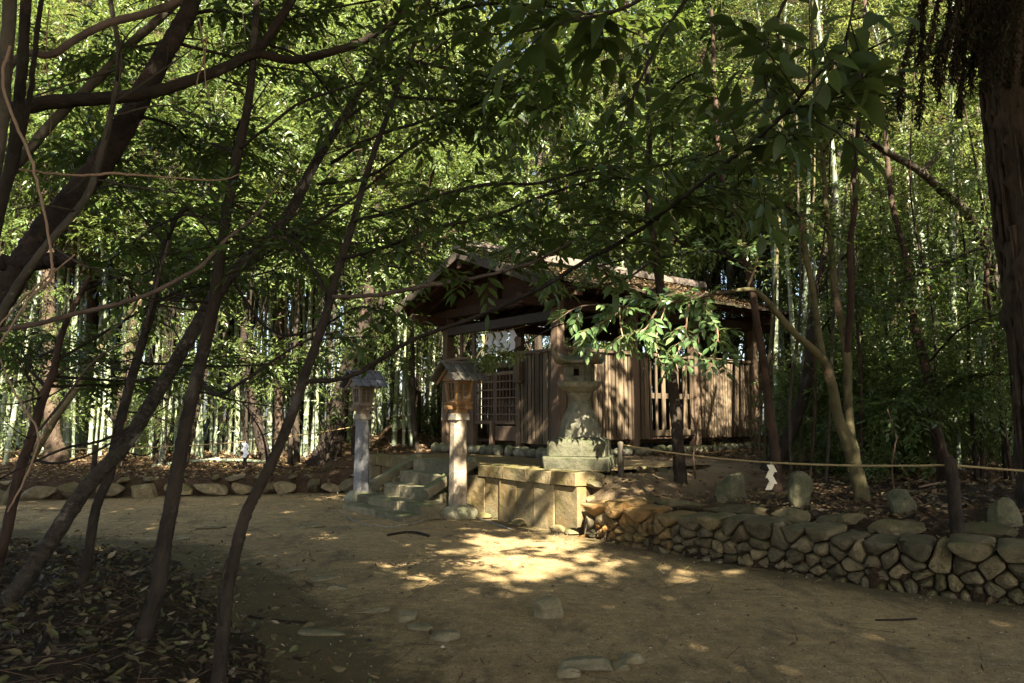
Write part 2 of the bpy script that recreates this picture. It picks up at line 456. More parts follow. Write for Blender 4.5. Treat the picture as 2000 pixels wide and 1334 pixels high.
def roof_mat():
    t = NT('bark_shingle'); v = t.vec((1, 1, 1)); n1 = t.noise(v, 14, 6, .7); n2 = t.noise(v, 2.2, 4)
    col = t.ramp(n1, [(.3, (.015, .011, .008)), (.7, (.055, .038, .025))])
    col = t.mix(t.ramp(n2, [(.5, 0.0), (.7, .7)]), col, (.055, .06, .022))
    return t.out(col, .95, t.bump(n1, 1.0, .03), .1)
ROOF = roof_mat()
def sand_mat():
    t = NT('sandy_path'); v = t.vec()
    n1 = t.noise(v, .55, 5, .6); n2 = t.noise(v, 5, 5, .7); n3 = t.noise(v, 160, 3, .8); n4 = t.noise(v, 45, 4, .75)
    vs = t.vec((1.0, .45, 1)); n5 = t.noise(vs, 2.2, 6, .7)
    n6 = t.noise(v, 12, 6, .75); n7 = t.noise(t.vec((.5, 1.6, 1)), 1.1, 6, .75)
    col = t.ramp(n1, [(.32, (.215, .144, .058)), (.68, (.385, .268, .112))])
    col = t.mix(t.ramp(n2, [(.40, .0), (.66, .75)]), col, (.16, .108, .052))
    col = t.mix(t.ramp(n6, [(.50, .0), (.64, .55)]), col, (.42, .315, .175))
    col = t.mix(t.ramp(n6, [(.32, .65), (.43, .0)]), col, (.10, .07, .036))
    col = t.mix(t.ramp(n5, [(.53, 0.0), (.66, .75)]), col, (.085, .062, .034))
    col = t.mix(t.ramp(n7, [(.54, 0.0), (.62, .5)]), col, (.115, .10, .045))
    col = t.mix(t.ramp(n4, [(.53, 0.0), (.62, .7)]), col, (.085, .06, .032))
    col = t.mix(t.ramp(n3, [(.58, .0), (.66, .8)]), col, (.50, .41, .28))
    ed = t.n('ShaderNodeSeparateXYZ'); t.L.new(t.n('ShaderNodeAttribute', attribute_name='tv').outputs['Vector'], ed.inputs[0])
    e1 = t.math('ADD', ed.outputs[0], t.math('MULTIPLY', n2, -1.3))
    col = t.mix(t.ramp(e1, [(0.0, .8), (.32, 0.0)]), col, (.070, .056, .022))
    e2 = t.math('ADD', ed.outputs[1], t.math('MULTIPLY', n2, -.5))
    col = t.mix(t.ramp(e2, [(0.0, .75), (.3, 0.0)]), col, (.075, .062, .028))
    b = t.bump(n2, .6, .04); b = t.bump(n6, .6, .02, b); b = t.bump(n4, .8, .014, b); b = t.bump(n3, .8, .006, b)
    return t.out(col, .92, b, .15)
SAND = sand_mat()
def soil_mat():
    t = NT('forest_soil'); v = t.vec()
    n1 = t.noise(v, 1.2, 5); n2 = t.noise(v, 30, 5, .75)
    col = t.ramp(n2, [(.3, (.020, .013, .008)), (.55, (.06, .038, .022)), (.75, (.13, .088, .05))])
    col = t.mix(t.ramp(n1, [(.45, 0.0), (.7, .5)]), col, (.035, .03, .013))
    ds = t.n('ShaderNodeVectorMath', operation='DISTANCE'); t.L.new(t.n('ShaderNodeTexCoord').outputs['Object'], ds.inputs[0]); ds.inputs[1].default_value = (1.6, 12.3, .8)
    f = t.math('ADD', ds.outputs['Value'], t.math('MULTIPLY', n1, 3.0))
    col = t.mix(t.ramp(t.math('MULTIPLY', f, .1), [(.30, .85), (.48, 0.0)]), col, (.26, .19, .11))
    return t.out(col, .95, t.bump(n2, 1.0, .04), .1)
SOIL = soil_mat()
def bamboo_mat(name, a, b):
    t = NT(name); v = t.vec((1, 1, .1), 'tv'); n1 = t.noise(v, 20, 4); n2 = t.noise(t.vec((1, 1, 1), 'tv'), 1.6, 3)
    oi = t.n('ShaderNodeObjectInfo').outputs['Random']
    col = t.ramp(n1, [(.3, a), (.7, b)])
    col = t.mix(t.ramp(n2, [(.45, 0.0), (.7, .6)]), col, (.30, .27, .13))
    col = t.mix(1.0, col, t.ramp(oi, [(0, (.65, .7, .6)), (.4, (.9, .95, .85)), (.75, (1.1, 1.1, 1.0)), (1, (1.15, 1.0, .7))]), 'MULTIPLY')
    # the pale waxy ring below each joint repeats every internode
    z = t.n('ShaderNodeSeparateXYZ'); t.L.new(t.n('ShaderNodeAttribute', attribute_name='tv').outputs['Vector'], z.inputs[0])
    fr = t.math('FRACT', t.math('DIVIDE', z.outputs[2], .34))
    col = t.mix(t.ramp(fr, [(0.0, (.85)), (.035, .0), (.9, 0.0), (.97, .75)]), col, (.40, .42, .36))
    return t.out(col, .45, t.bump(n1, .15, .005), .35)
BAMBOO = bamboo_mat('bamboo_skin', (.105, .128, .092), (.215, .245, .185))
# ------------------------------------------------------------------ plan of the place
S_SUN = nrm(np.array([.22, -.68, .70]))
f_ = np.array([-.616, .788, 0.0]); s_ = np.array([.788, .616, 0.0])       # along the hall front / along its side
SH = np.array([.87, 14.0, 0.0])                                          # near corner of the hall
PL = np.array([.888, 10.1, 0.0])                                         # near corner of the stone platform
def U(a, b, z): return SH+f_*a+s_*b+Z3*z
def Q(t, i, z): return PL+f_*t+s_*i+Z3*z                                  # platform frame, i = inward
RW = np.array([(1.0, 9.75), (2.25, 8.14), (3.3, 6.95), (4.4, 6.2), (6.5, 5.0), (12, 2.5)])
LB = np.array([(-30, 9.0), (-15, 12.6), (-9.7, 14.0), (-6.5, 14.9), (-3.4, 15.7)])
PATHPOLY = np.vstack([LB, [(-2.93, 15.0), (.888, 10.1)], RW, [(12, -10), (-30, -10)]])
MOUND = np.array([(-30, 12.0), (-9.5, 10.6), (-6.6, 9.5), (-3.9, 8.4), (-2.6, 6.7), (-1.75, 5.1), (-1.25, 4.3), (-.7, 2.8), (-.6, -10), (-30, -10)])
def sdist(x, y, poly):
    """signed distance, negative inside"""
    x = np.asarray(x, float); y = np.asarray(y, float)
    best = np.full(x.shape, 1e9); ins = np.zeros(x.shape, bool)
    n = len(poly)
    for i in range(n):
        ax, ay = poly[i]; bx, by = poly[(i+1) % n]
        dx, dy = bx-ax, by-ay
        t = np.clip(((x-ax)*dx+(y-ay)*dy)/(dx*dx+dy*dy), 0, 1)
        best = np.minimum(best, np.hypot(x-ax-t*dx, y-ay-t*dy))
        if ay != by:
            c = ((ay > y) != (by > y)) & (x < dx*(y-ay)/(by-ay)+ax)
            ins ^= c
    return np.where(ins, -best, best)
def vnoise(x, y, s):
    return (np.sin(x*1.7*s+1.3)*np.sin(y*1.9*s+.4)+np.sin(x*3.1*s-y*1.2*s+2.1)*.6+np.sin(x*5.3*s+y*4.7*s)*.35+np.sin(y*9.1*s-x*7.7*s)*.2)/2.15
def sstep(a, b, v):
    t = np.clip((v-a)/(b-a), 0, 1); return t*t*(3-2*t)
def gz(x, y):
    x = np.asarray(x, float); y = np.asarray(y, float)
    d = sdist(x, y, PATHPOLY)
    side = sstep(-1.5, 1.5, x-(y-10)*-.2)                # 0 left, 1 right
    h = .33+.045*np.minimum(np.maximum(d, 0), 22)*(1-side*.1)
    h = h+.10*side*sstep(.5, 1.2, d)
    h = h+.75*np.exp(-(((x+2.4)/2.6)**2+((y-20.5)/2.6)**2))
    h = h+vnoise(x, y, .9)*.07+vnoise(x, y, 2.7)*.03
    h = h+.0*x
    rx = x-PL[0]; ry = y-PL[1]
    t = rx*f_[0]+ry*f_[1]; i = rx*s_[0]+ry*s_[1]
    near = sstep(-1.3, .2, t)*sstep(8.6, 7.2, t)*sstep(-.35, .1, i)*sstep(12, 9.5, i)
    near = near*sstep(.1, .5, d)
    h = h*(1-near)+(.765+vnoise(x, y, 2.0)*.012+.02*sstep(2.0, 4, i))*near
    plat = (t > .02) & (t < 6.2) & (i > .02) & (i < 3.0)
    h = np.where(plat, .70, h)
    h = np.where((t > -.1) & (t < 6.6) & (i > -.35) & (i <= .25), -.3, h)
    dm = sdist(x, y, MOUND)
    m = np.clip(-dm*.22, -.3, .22)+vnoise(x, y, 2.1)*.035
    inside = np.where(dm < .6, np.maximum(m, -.3), -.3)
    return np.where(d < 0, inside, h)
def g1(x, y): return float(gz(np.array([x]), np.array([y]))[0])

def grid(xs, ys, fn):
    X, Y = np.meshgrid(xs, ys); Zv = fn(X, Y)
    V = np.stack([X, Y, Zv], -1).reshape(-1, 3); nx = len(xs)
    i = (np.arange(len(ys)-1)[:, None]*nx+np.arange(nx-1)[None])
    return V, [np.stack([i, i+1, i+nx+1, i+nx], -1).reshape(-1, 4)]
xs = np.concatenate([np.linspace(-160, -24, 24), np.arange(-23, -10, .35), np.arange(-10, 8, .11), np.arange(8, 24, .35), np.linspace(25, 160, 24)])
ys = np.concatenate([np.linspace(-160, -6, 20), np.arange(-5, 2, .3), np.arange(2, 19, .11), np.arange(19, 36, .3), np.linspace(37, 260, 30)])
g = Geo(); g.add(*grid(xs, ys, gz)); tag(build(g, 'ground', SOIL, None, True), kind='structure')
def pz(x, y): return vnoise(x, y, .8)*.018+vnoise(x, y, 3.1)*.006
PV, PF = grid(np.arange(-24, 12.1, .15), np.arange(-8, 16.3, .15), lambda X, Y: np.where(sdist(X, Y, PATHPOLY) < .45, pz(X, Y), -.5))
g = Geo(); g.add(PV, PF, 0, np.stack([np.maximum(sdist(PV[:, 0], PV[:, 1], MOUND), 0), np.maximum(-sdist(PV[:, 0], PV[:, 1], PATHPOLY), 0), PV[:, 2]], -1))
tag(build(g, 'path', SAND, None, True), kind='structure')

rng = np.random.RandomState(5)
# ------------------------------------------------------------------ stone platform
plat = thing('stone_platform', Q(3, 0, 0), 'raised cut-stone terrace with square coping that carries the stone lantern', 'stone terrace')
g = Geo()
xs_ = np.linspace(0, 1, 30)
TT, II = np.meshgrid(np.linspace(.16, 6.0, 60), np.linspace(.16, 3.2, 34))
W = Q(0, 0, 0)+TT[..., None]*f_+II[..., None]*s_
W[..., 2] = .792+vnoise(W[..., 0], W[..., 1], 3)*.008
i = (np.arange(33)[:, None]*60+np.arange(59)[None])
g.add(W.reshape(-1, 3), [np.stack([i, i+1, i+61, i+60], -1).reshape(-1, 4)])
build(g, 'earth_top', SAND, plat, True)
gcs = [Geo(), Geo()]; gws = [Geo(), Geo()]; gcore = Geo()
t = 0.0; k = 0
while t < 6.2:
    w = rng.uniform(.48, .70); w = min(w, 6.2-t)
    if not (2.50 < t+w/2 < 4.42):
        gcs[t > 3].add(*cbox(Q(t+w/2, .13, .71), f_, s_, Z3, (w-.008, .32+rng.uniform(-.015, .015), .195), .010, .007, k))
    k += 1; t += w
t = 0.02
while t < 6.2:
    w = rng.uniform(.36, .52); w = min(w, 6.2-t)
    if not (2.55 < t+w/2 < 4.35):
        gws[t > 3].add(*cbox(Q(t+w/2, .10+rng.uniform(-.012, .012), .29), f_, s_, Z3, (w-.008, .2, .64), .007, .006, k+40))
    k += 1; t += w
# low footing stones along the base of the slabs
for q in (.05, .3, 1.15, 2.0):
    gws[0].add(*rock(Q(q+rng.uniform(-.05, .05), -.08, .02), (.34, .26, .15), 900+int(q*10), 2, rng.uniform(0, 3)))
gcore.add(*cbox(Q(3.1, 1.62, .28), f_, s_, Z3, (6.15, 2.85, .84), .01))
for gc, gw in zip(gcs, gws): build(gc, 'coping', STONE_CUT, plat); build(gw, 'retaining_slabs', STONE_CUT, plat)
build(gcore, 'earth_core', SOIL, plat)
g = Geo()     # rough return wall round the near corner
for k in range(46):
    s = rng.uniform(.1, 2.2); z = rng.uniform(.25, .75)
    g.add(*rock(Q(.02+rng.uniform(-.05, .03), s, z), (rng.uniform(.2, .34), rng.uniform(.2, .38), rng.uniform(.14, .24)), 300+k, 2, math.atan2(s_[1], s_[0])+rng.uniform(-.3, .3)))
build(g, 'rough_return', STONE_WALL, plat)

# ------------------------------------------------------------------ steps
st = thing('stone_steps', Q(3.45, -.5, 0), 'short flight of worn stone steps between two sloping side stones', 'steps')
for k, (z, e) in enumerate(((.80, 0), (.60, .275), (.41, .585), (.22, .98), (.09, 1.27))):
    t0, t1 = (2.72, 4.22) if k < 3 else (2.30, 4.46-.06*(k-3))
    g = Geo(); t = t0; n = 0
    while t < t1-.05:
        w = min(rng.uniform(.65, 1.15), t1-t)
        if t1-t-w < .35: w = t1-t
        g.add(*cbox(Q(t+w/2, -e+.16 if k else .12, z-.1), f_, s_, Z3, (w-.006, .46 if k else .40, .22), .012, .005, 70+k*9+n)); n += 1; t += w
    build(g, 'step', STONE_STEP, st)
for t in (2.60, 4.34):
    g = Geo()
    a = Q(t, .06, .865); b = Q(t, -.78, .455)
    d = nrm(b-a); up = np.cross(f_, d); up = up if up[2] > 0 else -up
    ln = np.linalg.norm(b-a)
    g.add(*cbox((a+b)/2-up*.06, f_, d, up, (.20, ln+.12, .14), .010, .003, int(t*10)))
    for q, zt in ((-.2, .34), (-.45, .24), (-.66, .14)):
        g.add(*cbox(Q(t, q, zt*.5+.02), f_, s_, Z3, (.17, .26, zt+.22), .015, .006, int(q*100)+200))
    build(g, 'side_stone', STONE_STEP, st)

# ------------------------------------------------------------------ wooden lanterns on granite posts
def wooden_lantern(base, label, wood, roofm, postm, seed, zs=1.0):
    r = thing('post_lantern', base, label, 'lantern', 'roofed lanterns beside the steps')
    x0, y0 = base[0], base[1]; bz = base[2]
    c = np.array([x0, y0, bz])
    g = Geo(); g.add(*rock(c+Z3*.07, (.64, .60, .36), seed, 3, .3, 7, .03, (.75, .95))); build(g, 'base_stone', STONE_GREY, r, True)
    g = Geo(); rings = []
    for z, w in ((.14, .255), (.25, .25), (1.49, .222), (1.50, .215)):
        rings.append(sqring(c, f_, s_, w, w, bz+z*zs, .055))
    g.add(*loft(rings)); build(g, 'stone_post', postm, r)
    g = Geo(); g.add(*cbox(c+Z3*1.555*zs, f_, s_, Z3, (.25, .25, .105), .008)); build(g, 'collar', wood_col, r)
    g = Geo(); rings = [sqring(c, f_, s_, w, w, bz+z*zs, .004) for z, w in ((1.608, .20), (1.67, .205), (1.72, .25), (1.735, .25))]
    g.add(*loft(rings))
    g.add(*cbox(c+Z3*1.70*zs, f_, s_, Z3, (.075, .50, .06), .006)); g.add(*cbox(c+Z3*1.702*zs, f_, s_, Z3, (.50, .075, .056), .006))
    build(g, 'bracket', wood, r)
    zb = 1.757*zs; g = Geo()
    g.add(*loft([sqring(c, f_, s_, .29, .29, bz+zb-.02, .004), sqring(c, f_, s_, .335, .335, bz+zb+.025, .004), sqring(c, f_, s_, .32, .32, bz+zb+.032, .004)]))
    for sa in (-1, 1):
        for sb in (-1, 1):
            lo = c+f_*sa*.112+s_*sb*.112+Z3*(zb+.03); hi = c+f_*sa*.142+s_*sb*.142+Z3*(zb+.37)
            d = nrm(hi-lo); g.add(*cbox((lo+hi)/2, f_, s_, d, (.045, .045, np.linalg.norm(hi-lo)), .004))
    for ax, ot in ((f_, s_), (s_, f_)):
        for sg in (-1, 1):
            for zz, off, hh in ((.05, .115, .04), (.345, .138, .05)):
                g.add(*cbox(c+ax*sg*off+Z3*(zb+zz), ot, ax, Z3, (.25, .03, hh), .003))
    build(g, 'lamp_frame', wood, r)
    for ax, ot in ((f_, s_), (s_, f_)):
        for sg in (-1, 1):
            g = Geo(); up = nrm(Z3+ax*sg*.09)
            cc = c+ax*sg*.122+Z3*(zb+.195)
            g.add(*cbox(cc-ax*sg*.022, ot, ax, up, (.21, .012, .27), .002), 1)
            for h in (-.03, .03):
                pass
            g.add(*cbox(cc, ot, ax, up, (.018, .018, .26), .002), 0); g.add(*cbox(cc, ot, ax, up, (.20, .016, .018), .002), 0)
            for h in (-1, 1):
                g.add(*cbox(cc+ot*h*.092, ot, ax, up, (.022, .02, .27), .002), 0)
            build(g, 'window', [wood, SHOJI], r)
    zt = bz+zb+.36
    g = Geo()
    # gable prism: ridge along s_
    tri = [c*np.array([1, 1, 0])+f_*a+Z3*z for a, z in ((-.19, zt), (.19, zt), (0, zt+.19))]
    V = np.array([p+s_*q for q in (-.20, .20) for p in tri])
    g.add(V, [np.array([[0, 1, 2], [5, 4, 3]]), np.array([[0, 3, 4, 1], [1, 4, 5, 2], [2, 5, 3, 0]])])
    for q in (-.222, .222):
        for sg in (-1, 1):
            a = c*np.array([1, 1, 0])+s_*q+Z3*(zt+.215); b = c*np.array([1, 1, 0])+s_*q+f_*sg*.29+Z3*(zt-.02)
            d = nrm(b-a); n = np.cross(s_, d)
            g.add(*cbox((a+b)/2-Z3*.02, s_, d, n, (.02, np.linalg.norm(b-a), .05), .003))
    build(g, 'gable', wood, r)
    g = Geo()
    for sg in (-1, 1):
        a = c*np.array([1, 1, 0])+Z3*(zt+.25); b = c*np.array([1, 1, 0])+f_*sg*.315+Z3*(zt-.01)
        d = nrm(b-a); n = np.cross(s_, d); n = n if n[2] > 0 else -n; ln = np.linalg.norm(b-a)
        for row in range(2):
            cc = a+d*ln*(.25+.5*row)+n*(.012-.012*row+.014)
            for m in range(4):
                g.add(*cbox(cc+s_*(-.24+.16*m), s_, nrm(d-n*.02*row), n, (.156, ln*.54, .016), .004))
            for m in range(5):
                g.add(*cbox(cc+s_*(-.32+.16*m)+n*.02-d*.002, s_, d, n, (.028, ln*.54+.01, .028), .006))
    g.add(*cbox(c*np.array([1, 1, 0])+Z3*(zt+.285), s_, f_, Z3, (.68, .09, .05), .012))
    build(g, 'lantern_roof', roofm, r)
    return r
wood_col = simple('collar_plaster', (.17, .145, .105), (.29, .25, .185), 14)
LR = G(894, 1012); LL = G(705, 980)
wooden_lantern(LR, 'roofed wooden lantern with fresh orange timber on a speckled warm stone post', WOOD_NEW, TILE, GRANITE_W, 41)
wooden_lantern(LL, 'greyed wooden lantern on a pale blue-grey granite post', WOOD_OLD, TILE_D, GRANITE, 42)

# ------------------------------------------------------------------ old stone lantern
c0 = np.array([1.02, 11.2, .79]); ang = R(-14)
ax = np.array([math.cos(ang), math.sin(ang), 0]); ay = np.array([-math.sin(ang), math.cos(ang), 0])
sl = thing('stone_lantern', c0, 'tall mossy grey stone lantern with flared waist and upturned cap', 'stone lantern')
g = Geo(); z0 = c0[2]
g.add(*cbox(c0+Z3*.09, ax, ay, Z3, (.96, .90, .24), .02, .008, 3)); build(g, 'plinth', STONE_MOSS_SHADE, sl)
g = Geo(); g.add(*loft([sqring(c0, ax, ay, w, w, z0+z, .03) for z, w in ((.212, .84), (.40, .85), (.44, .83), (.49, .68), (.50, .66))])); build(g, 'base_tier', STONE_MOSS_SHADE, sl)
g = Geo(); rings = []
for z, r_ in ((.502, .315), (.56, .315), (.66, .30), (.78, .265), (.90, .215), (1.0, .165), (1.08, .145), (1.12, .155), (1.17, .185), (1.20, .19)):
    rings.append(ngon(c0, r_, 20, ang, z0+z)*1.0)
    rings[-1][:, :2] += rng.normal(size=(20, 2))*.004
g.add(*loft(rings)); build(g, 'shaft', STONE_GREY, sl, False)
g = Geo(); g.add(*loft([sqring(c0, ax, ay, w, w, z0+z, ch) for z, w, ch in ((1.20, .34, .08), (1.25, .46, .10), (1.30, .58, .12), (1.37, .62, .13), (1.385, .60, .13))])); build(g, 'lamp_stand', STONE_GREY, sl)
g = Geo()
for sa in (-1, 1):
    for sb in (-1, 1):
        g.add(*cbox(c0+ax*sa*.155+ay*sb*.155+Z3*1.53, ax, ay, Z3, (.11, .11, .29), .012))
for u_, v_ in ((ax, ay), (ay, ax)):
    for sg in (-1, 1):
        g.add(*cbox(c0+u_*sg*.165+Z3*1.412, v_, u_, Z3, (.22, .07, .05), .006)); g.add(*cbox(c0+u_*sg*.165+Z3*1.65, v_, u_, Z3, (.22, .07, .05), .006))
g.add(*cbox(c0+ax*.17+ay*.07+Z3*1.53, ax, ay, Z3, (.06, .09, .24), .006)); g.add(*cbox(c0-ax*.17+Z3*1.53, ax, ay, Z3, (.05, .24, .24), .006))
g.add(*cbox(c0+Z3*1.53, ax, ay, Z3, (.20, .20, .27), .01), 1)
for sx_, wd in ((-.085, .05), (.068, .085)): g.add(*cbox(c0-ay*.168+ax*sx_+Z3*1.53, ax, ay, Z3, (wd, .06, .23), .005))
for sz_ in (-.085, .085): g.add(*cbox(c0-ay*.160+Z3*(1.53+sz_), ax, ay, Z3, (.2, .05, .06), .005))
build(g, 'fire_box', [STONE_GREY, DARK], sl)
g = Geo(); n = 17; V = []
for top in (1, 0):
    for j in range(n):
        for i in range(n):
            a = (i/(n-1)-.5)*2; b = (j/(n-1)-.5)*2; m = max(abs(a), abs(b)); cr = (abs(a)*abs(b))
            z = 1.715+.17*(1-m)**1.2+.20*cr**3 if top else 1.672+.15*cr**3
            V.append(c0+ax*a*.35*(1-.06*(1-cr))+ay*b*.35*(1-.06*(1-cr))+Z3*z)
V = np.array(V); i = (np.arange(n-1)[:, None]*n+np.arange(n-1)[None]); F = np.stack([i, i+1, i+n+1, i+n], -1).reshape(-1, 4)
bd = [k for k in range(n)]+[n*k+n-1 for k in range(1, n)]+[n*(n-1)+k for k in range(n-2, -1, -1)]+[n*k for k in range(n-2, 0, -1)]
bd = np.array(bd); b2 = np.roll(bd, -1)
g.add(V, [F, F[:, ::-1]+n*n, np.stack([bd, bd+n*n, b2+n*n, b2], -1)])
build(g, 'cap_stone', STONE_PALE, sl, False)
g = Geo(); g.add(*loft([ngon(c0, r_, 14, 0, z0+z) for z, r_ in ((1.88, .06), (1.92, .075), (1.95, .05), (1.97, .09), (2.03, .10), (2.08, .07), (2.12, .01))])); build(g, 'jewel', STONE_GREY, sl, True)
sl.scale = (1, 1, .935)

# ------------------------------------------------------------------ the wooden hall
hall = thing('wooden_hall', U(1.9, 3, .8), 'weathered timber shrine hall with gabled roof, open eaves and plank walls', 'shrine hall')
def hb(name, boxes, mat, bev=.008, root=hall, smooth=False):
    g = Geo()
    for k, (cen, dims) in enumerate(boxes):
        g.add(*cbox(cen, f_, s_, Z3, dims, bev, 0, k))
    return build(g, name, mat, root, smooth)
A1, B1 = 3.8, 6.3
for a, b in ((0, 0), (A1, 0), (0, B1), (A1, B1), (0, 2.05), (0, 4.05), (A1, 2.1), (A1, 4.2)):
    hb('post', [(U(a, b, 2.37), (.19, .19, 2.86))], WOOD_POST)
for a, b in ((1.16, .0), (2.76, .0)):
    hb('door_post', [(U(a, b, 1.83), (.12, .12, 1.95))], WOOD_POST)
hb('window_stud', [(U(2.76, 0, 3.12), (.09, .07, .6))], WOOD_POST); hb('window_stud', [(U(3.25, 0, 3.12), (.07, .07, .62))], WOOD_POST)
hb('front_beam', [(U(A1/2, -.02, 3.50), (A1+.25, .14, .19))], WOOD_BEAM)
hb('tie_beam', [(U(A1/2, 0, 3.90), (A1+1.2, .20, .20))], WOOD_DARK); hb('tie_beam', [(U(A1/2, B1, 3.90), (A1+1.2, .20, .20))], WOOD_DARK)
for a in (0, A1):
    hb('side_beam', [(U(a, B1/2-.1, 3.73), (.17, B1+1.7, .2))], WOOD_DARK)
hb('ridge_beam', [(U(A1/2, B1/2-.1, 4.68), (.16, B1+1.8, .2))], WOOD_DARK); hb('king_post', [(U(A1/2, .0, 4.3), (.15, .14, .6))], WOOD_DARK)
# vertical planks
def planks(name, start, ax, outn, length, z0, z1, w, gaps=None, seed=0, th=.03, mat=WOOD_WALL):
    rg = np.random.RandomState(seed); g = Geo(); q = 0; k = 0
    while q < length-.02:
        ww = min(w*rg.uniform(.68, 1.32), length-q)
        mid = q+ww/2
        open_ = gaps and gaps(mid, k)
        if not open_:
            dz = rg.uniform(-.012, .012)
            g.add(*cbox(start+ax*mid+outn*rg.uniform(-.006, .006)+Z3*((z0+z1)/2+dz), ax, outn, Z3, (ww-rg.uniform(.020, .034), th, z1-z0), .004, .0015, k+seed))
        q += ww; k += 1
    return build(g, name, mat, hall)
planks('front_panel', U(.09, -.03, 0), f_, s_, 1.0, 1.03, 2.80, .135, None, 3)
planks('front_panel', U(2.83, -.03, 0), f_, s_, .88, .98, 2.82, .14, None, 4)
planks('side_wall', U(-.03, .1, 0), s_, f_, B1-.2, 1.10, 2.84, .115, lambda m, k: 2.55 < m < 3.95 and k % 2 == 0, 5)
planks('side_wall', U(A1+.03, .1, 0), s_, f_, B1-.2, 1.10, 2.84, .15, None, 6)
planks('back_wall', U(.1, B1, 0), f_, s_, A1-.2, 1.10, 2.84, .15, None, 7)
hb('wall_rail', [(U(-.055, B1/2, 2.86), (.06, B1-.2, .07)), (U(.03, B1/2, 1.2), (.05, B1-.3, .16)), (U(.03, B1/2, 2.0), (.04, B1-.3, .12)), (U(-.062, 3.25, 1.22), (.025, 1.4, .13))], WOOD_WALL)
hb('front_rail', [(U(.6, -.065, 2.83), (1.1, .06, .06)), (U(3.27, -.065, 2.85), (.9, .06, .06)), (U(1.96, -.02, 2.62), (1.5, .06, .09))], WOOD_POST)
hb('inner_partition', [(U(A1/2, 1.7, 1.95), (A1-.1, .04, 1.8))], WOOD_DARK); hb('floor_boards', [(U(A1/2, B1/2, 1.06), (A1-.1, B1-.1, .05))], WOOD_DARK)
# lattice door, two leaves
for a0, a1, solid in ((1.22, 1.96, True), (1.97, 2.70, False)):
    d = hb('door_leaf', [(U((a0+a1)/2, .0, z), (a1-a0, .05, .075)) for z in (1.44, 2.46)]+[(U(a, .0, 1.95), (.065, .052, 1.09)) for a in (a0+.03, a1-.03)], WOOD_POST)
    g = Geo()
    for a in np.linspace(a0+.03, a1-.03, 7)[1:-1]:
        g.add(*cbox(U(a, .003, 1.95), f_, s_, Z3, (.026, .028, 1.0), .002))
    for z in np.linspace(1.44, 2.46, 7)[1:-1]:
        g.add(*cbox(U((a0+a1)/2, -.018, z), f_, s_, Z3, (a1-a0-.06, .02, .03), .002))
    o = build(g, 'lattice', WOOD_POST, hall); o.parent = d
    if solid:
        g = Geo(); g.add(*cbox(U((a0+a1)/2, .03, 1.68), f_, s_, Z3, (a1-a0-.08, .02, .44), .002)); o = build(g, 'lower_panel', WOOD_WALL, hall); o.parent = d
hb('sill_board', [(U(1.58, -.02, 1.22), (.72, .04, .30)), (U(2.03, -.05, 1.15), (.09, .09, .62))], WOOD_POST)
hb('notice_box', [(U(1.06, -.12, 2.44), (.20, .12, .42))], WOOD_WALL, .012)
hb('wall_plaque', [(U(1.08, -.10, 3.05), (.18, .03, .20))], WOOD_POST)
# roof
RID = 4.95; EAV = 4.02; OH = .68; FO, BO = -1.0, B1+.55
sl_ = (RID-EAV)/(A1/2+OH)
gb = Geo()
for sg in (-1, 1):
    rows = 13; e0 = A1/2+OH
    for r_ in range(rows):
        d0, d1 = e0*(r_/rows), e0*((r_+1)/rows)+.05
        n = 70; bb = np.linspace(FO, BO, n)
        rg = np.random.RandomState(80+r_+(sg > 0)*50)
        ra = rg.normal(size=(n, 2))*.010
        top = []; 
        V = []
        for k in range(n):
            za = RID-sl_*d0+.028+ra[k, 0]*.5; zb = RID-sl_*d1+.052+ra[k, 0]; dd = d1+ra[k, 1]*1.6
            V += [U(A1/2+sg*d0, bb[k], za), U(A1/2+sg*dd, bb[k], zb), U(A1/2+sg*dd, bb[k], zb-.05), U(A1/2+sg*d0, bb[k], za-.09)]
        i = np.arange(n-1)[:, None]*4; j = np.arange(4)[None]; j2 = (j+1) % 4
        F = np.stack([i+j, i+4+j, i+4+j2, i+j2], -1).reshape(-1, 4)
        gb.add(np.array(V), [F, np.array([[0, 1, 2, 3], [4*n-1, 4*n-2, 4*n-3, 4*n-4]])])
roof = build(gb, 'roof', ROOF, hall)
g = Geo()
for sg in (-1, 1):       # under-boards and rafters
    a = U(A1/2, (FO+BO)/2, RID-.10); b = U(A1/2+sg*(A1/2+OH-.04), (FO+BO)/2, EAV-.05)
    d = nrm(b-a); n = np.cross(s_, d); ln = np.linalg.norm(b-a)
    g.add(*cbox((a+b)/2, s_, d, n, (BO-FO-.06, ln, .03), .003))
    for q in np.arange(FO+.25, BO, .42):
        aa = U(A1/2, q, RID-.17); b2 = U(A1/2+sg*(A1/2+OH-.1), q, EAV-.12)
        g.add(*cbox((aa+b2)/2, s_, d, n, (.07, ln-.05, .09), .005))
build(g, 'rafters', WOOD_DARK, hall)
for b in (FO-.02, BO+.02):
    g = Geo()
    for sg in (-1, 1):
        p = U(A1/2, b, RID-.02); q = U(A1/2+sg*(A1/2+OH+.02), b, EAV-.02); d = nrm(q-p); n = np.cross(s_, d)
        g.add(*cbox((p+q)/2-Z3*.045, s_, d, n, (.05, np.linalg.norm(q-p)+.05, .20), .008))
    build(g, 'barge_board', WOOD_BEAM, hall)
hb('gable_boards', [(U(A1/2, .06, 4.12), (3.3, .03, .3)), (U(A1/2, .06, 4.36), (2.0, .03, .2)), (U(A1/2, .06, 4.54), (1.0, .03, .15))], WOOD_DARK)
hb('ridge_cap', [(U(A1/2, (FO+BO)/2, RID+.10), (.34, BO-FO+.1, .13)), (U(A1/2, (FO+BO)/2, RID+.19), (.22, BO-FO+.16, .07))], WOOD_PALE)
rg = np.random.RandomState(9); n = 5200     # fallen leaves lying on the roof
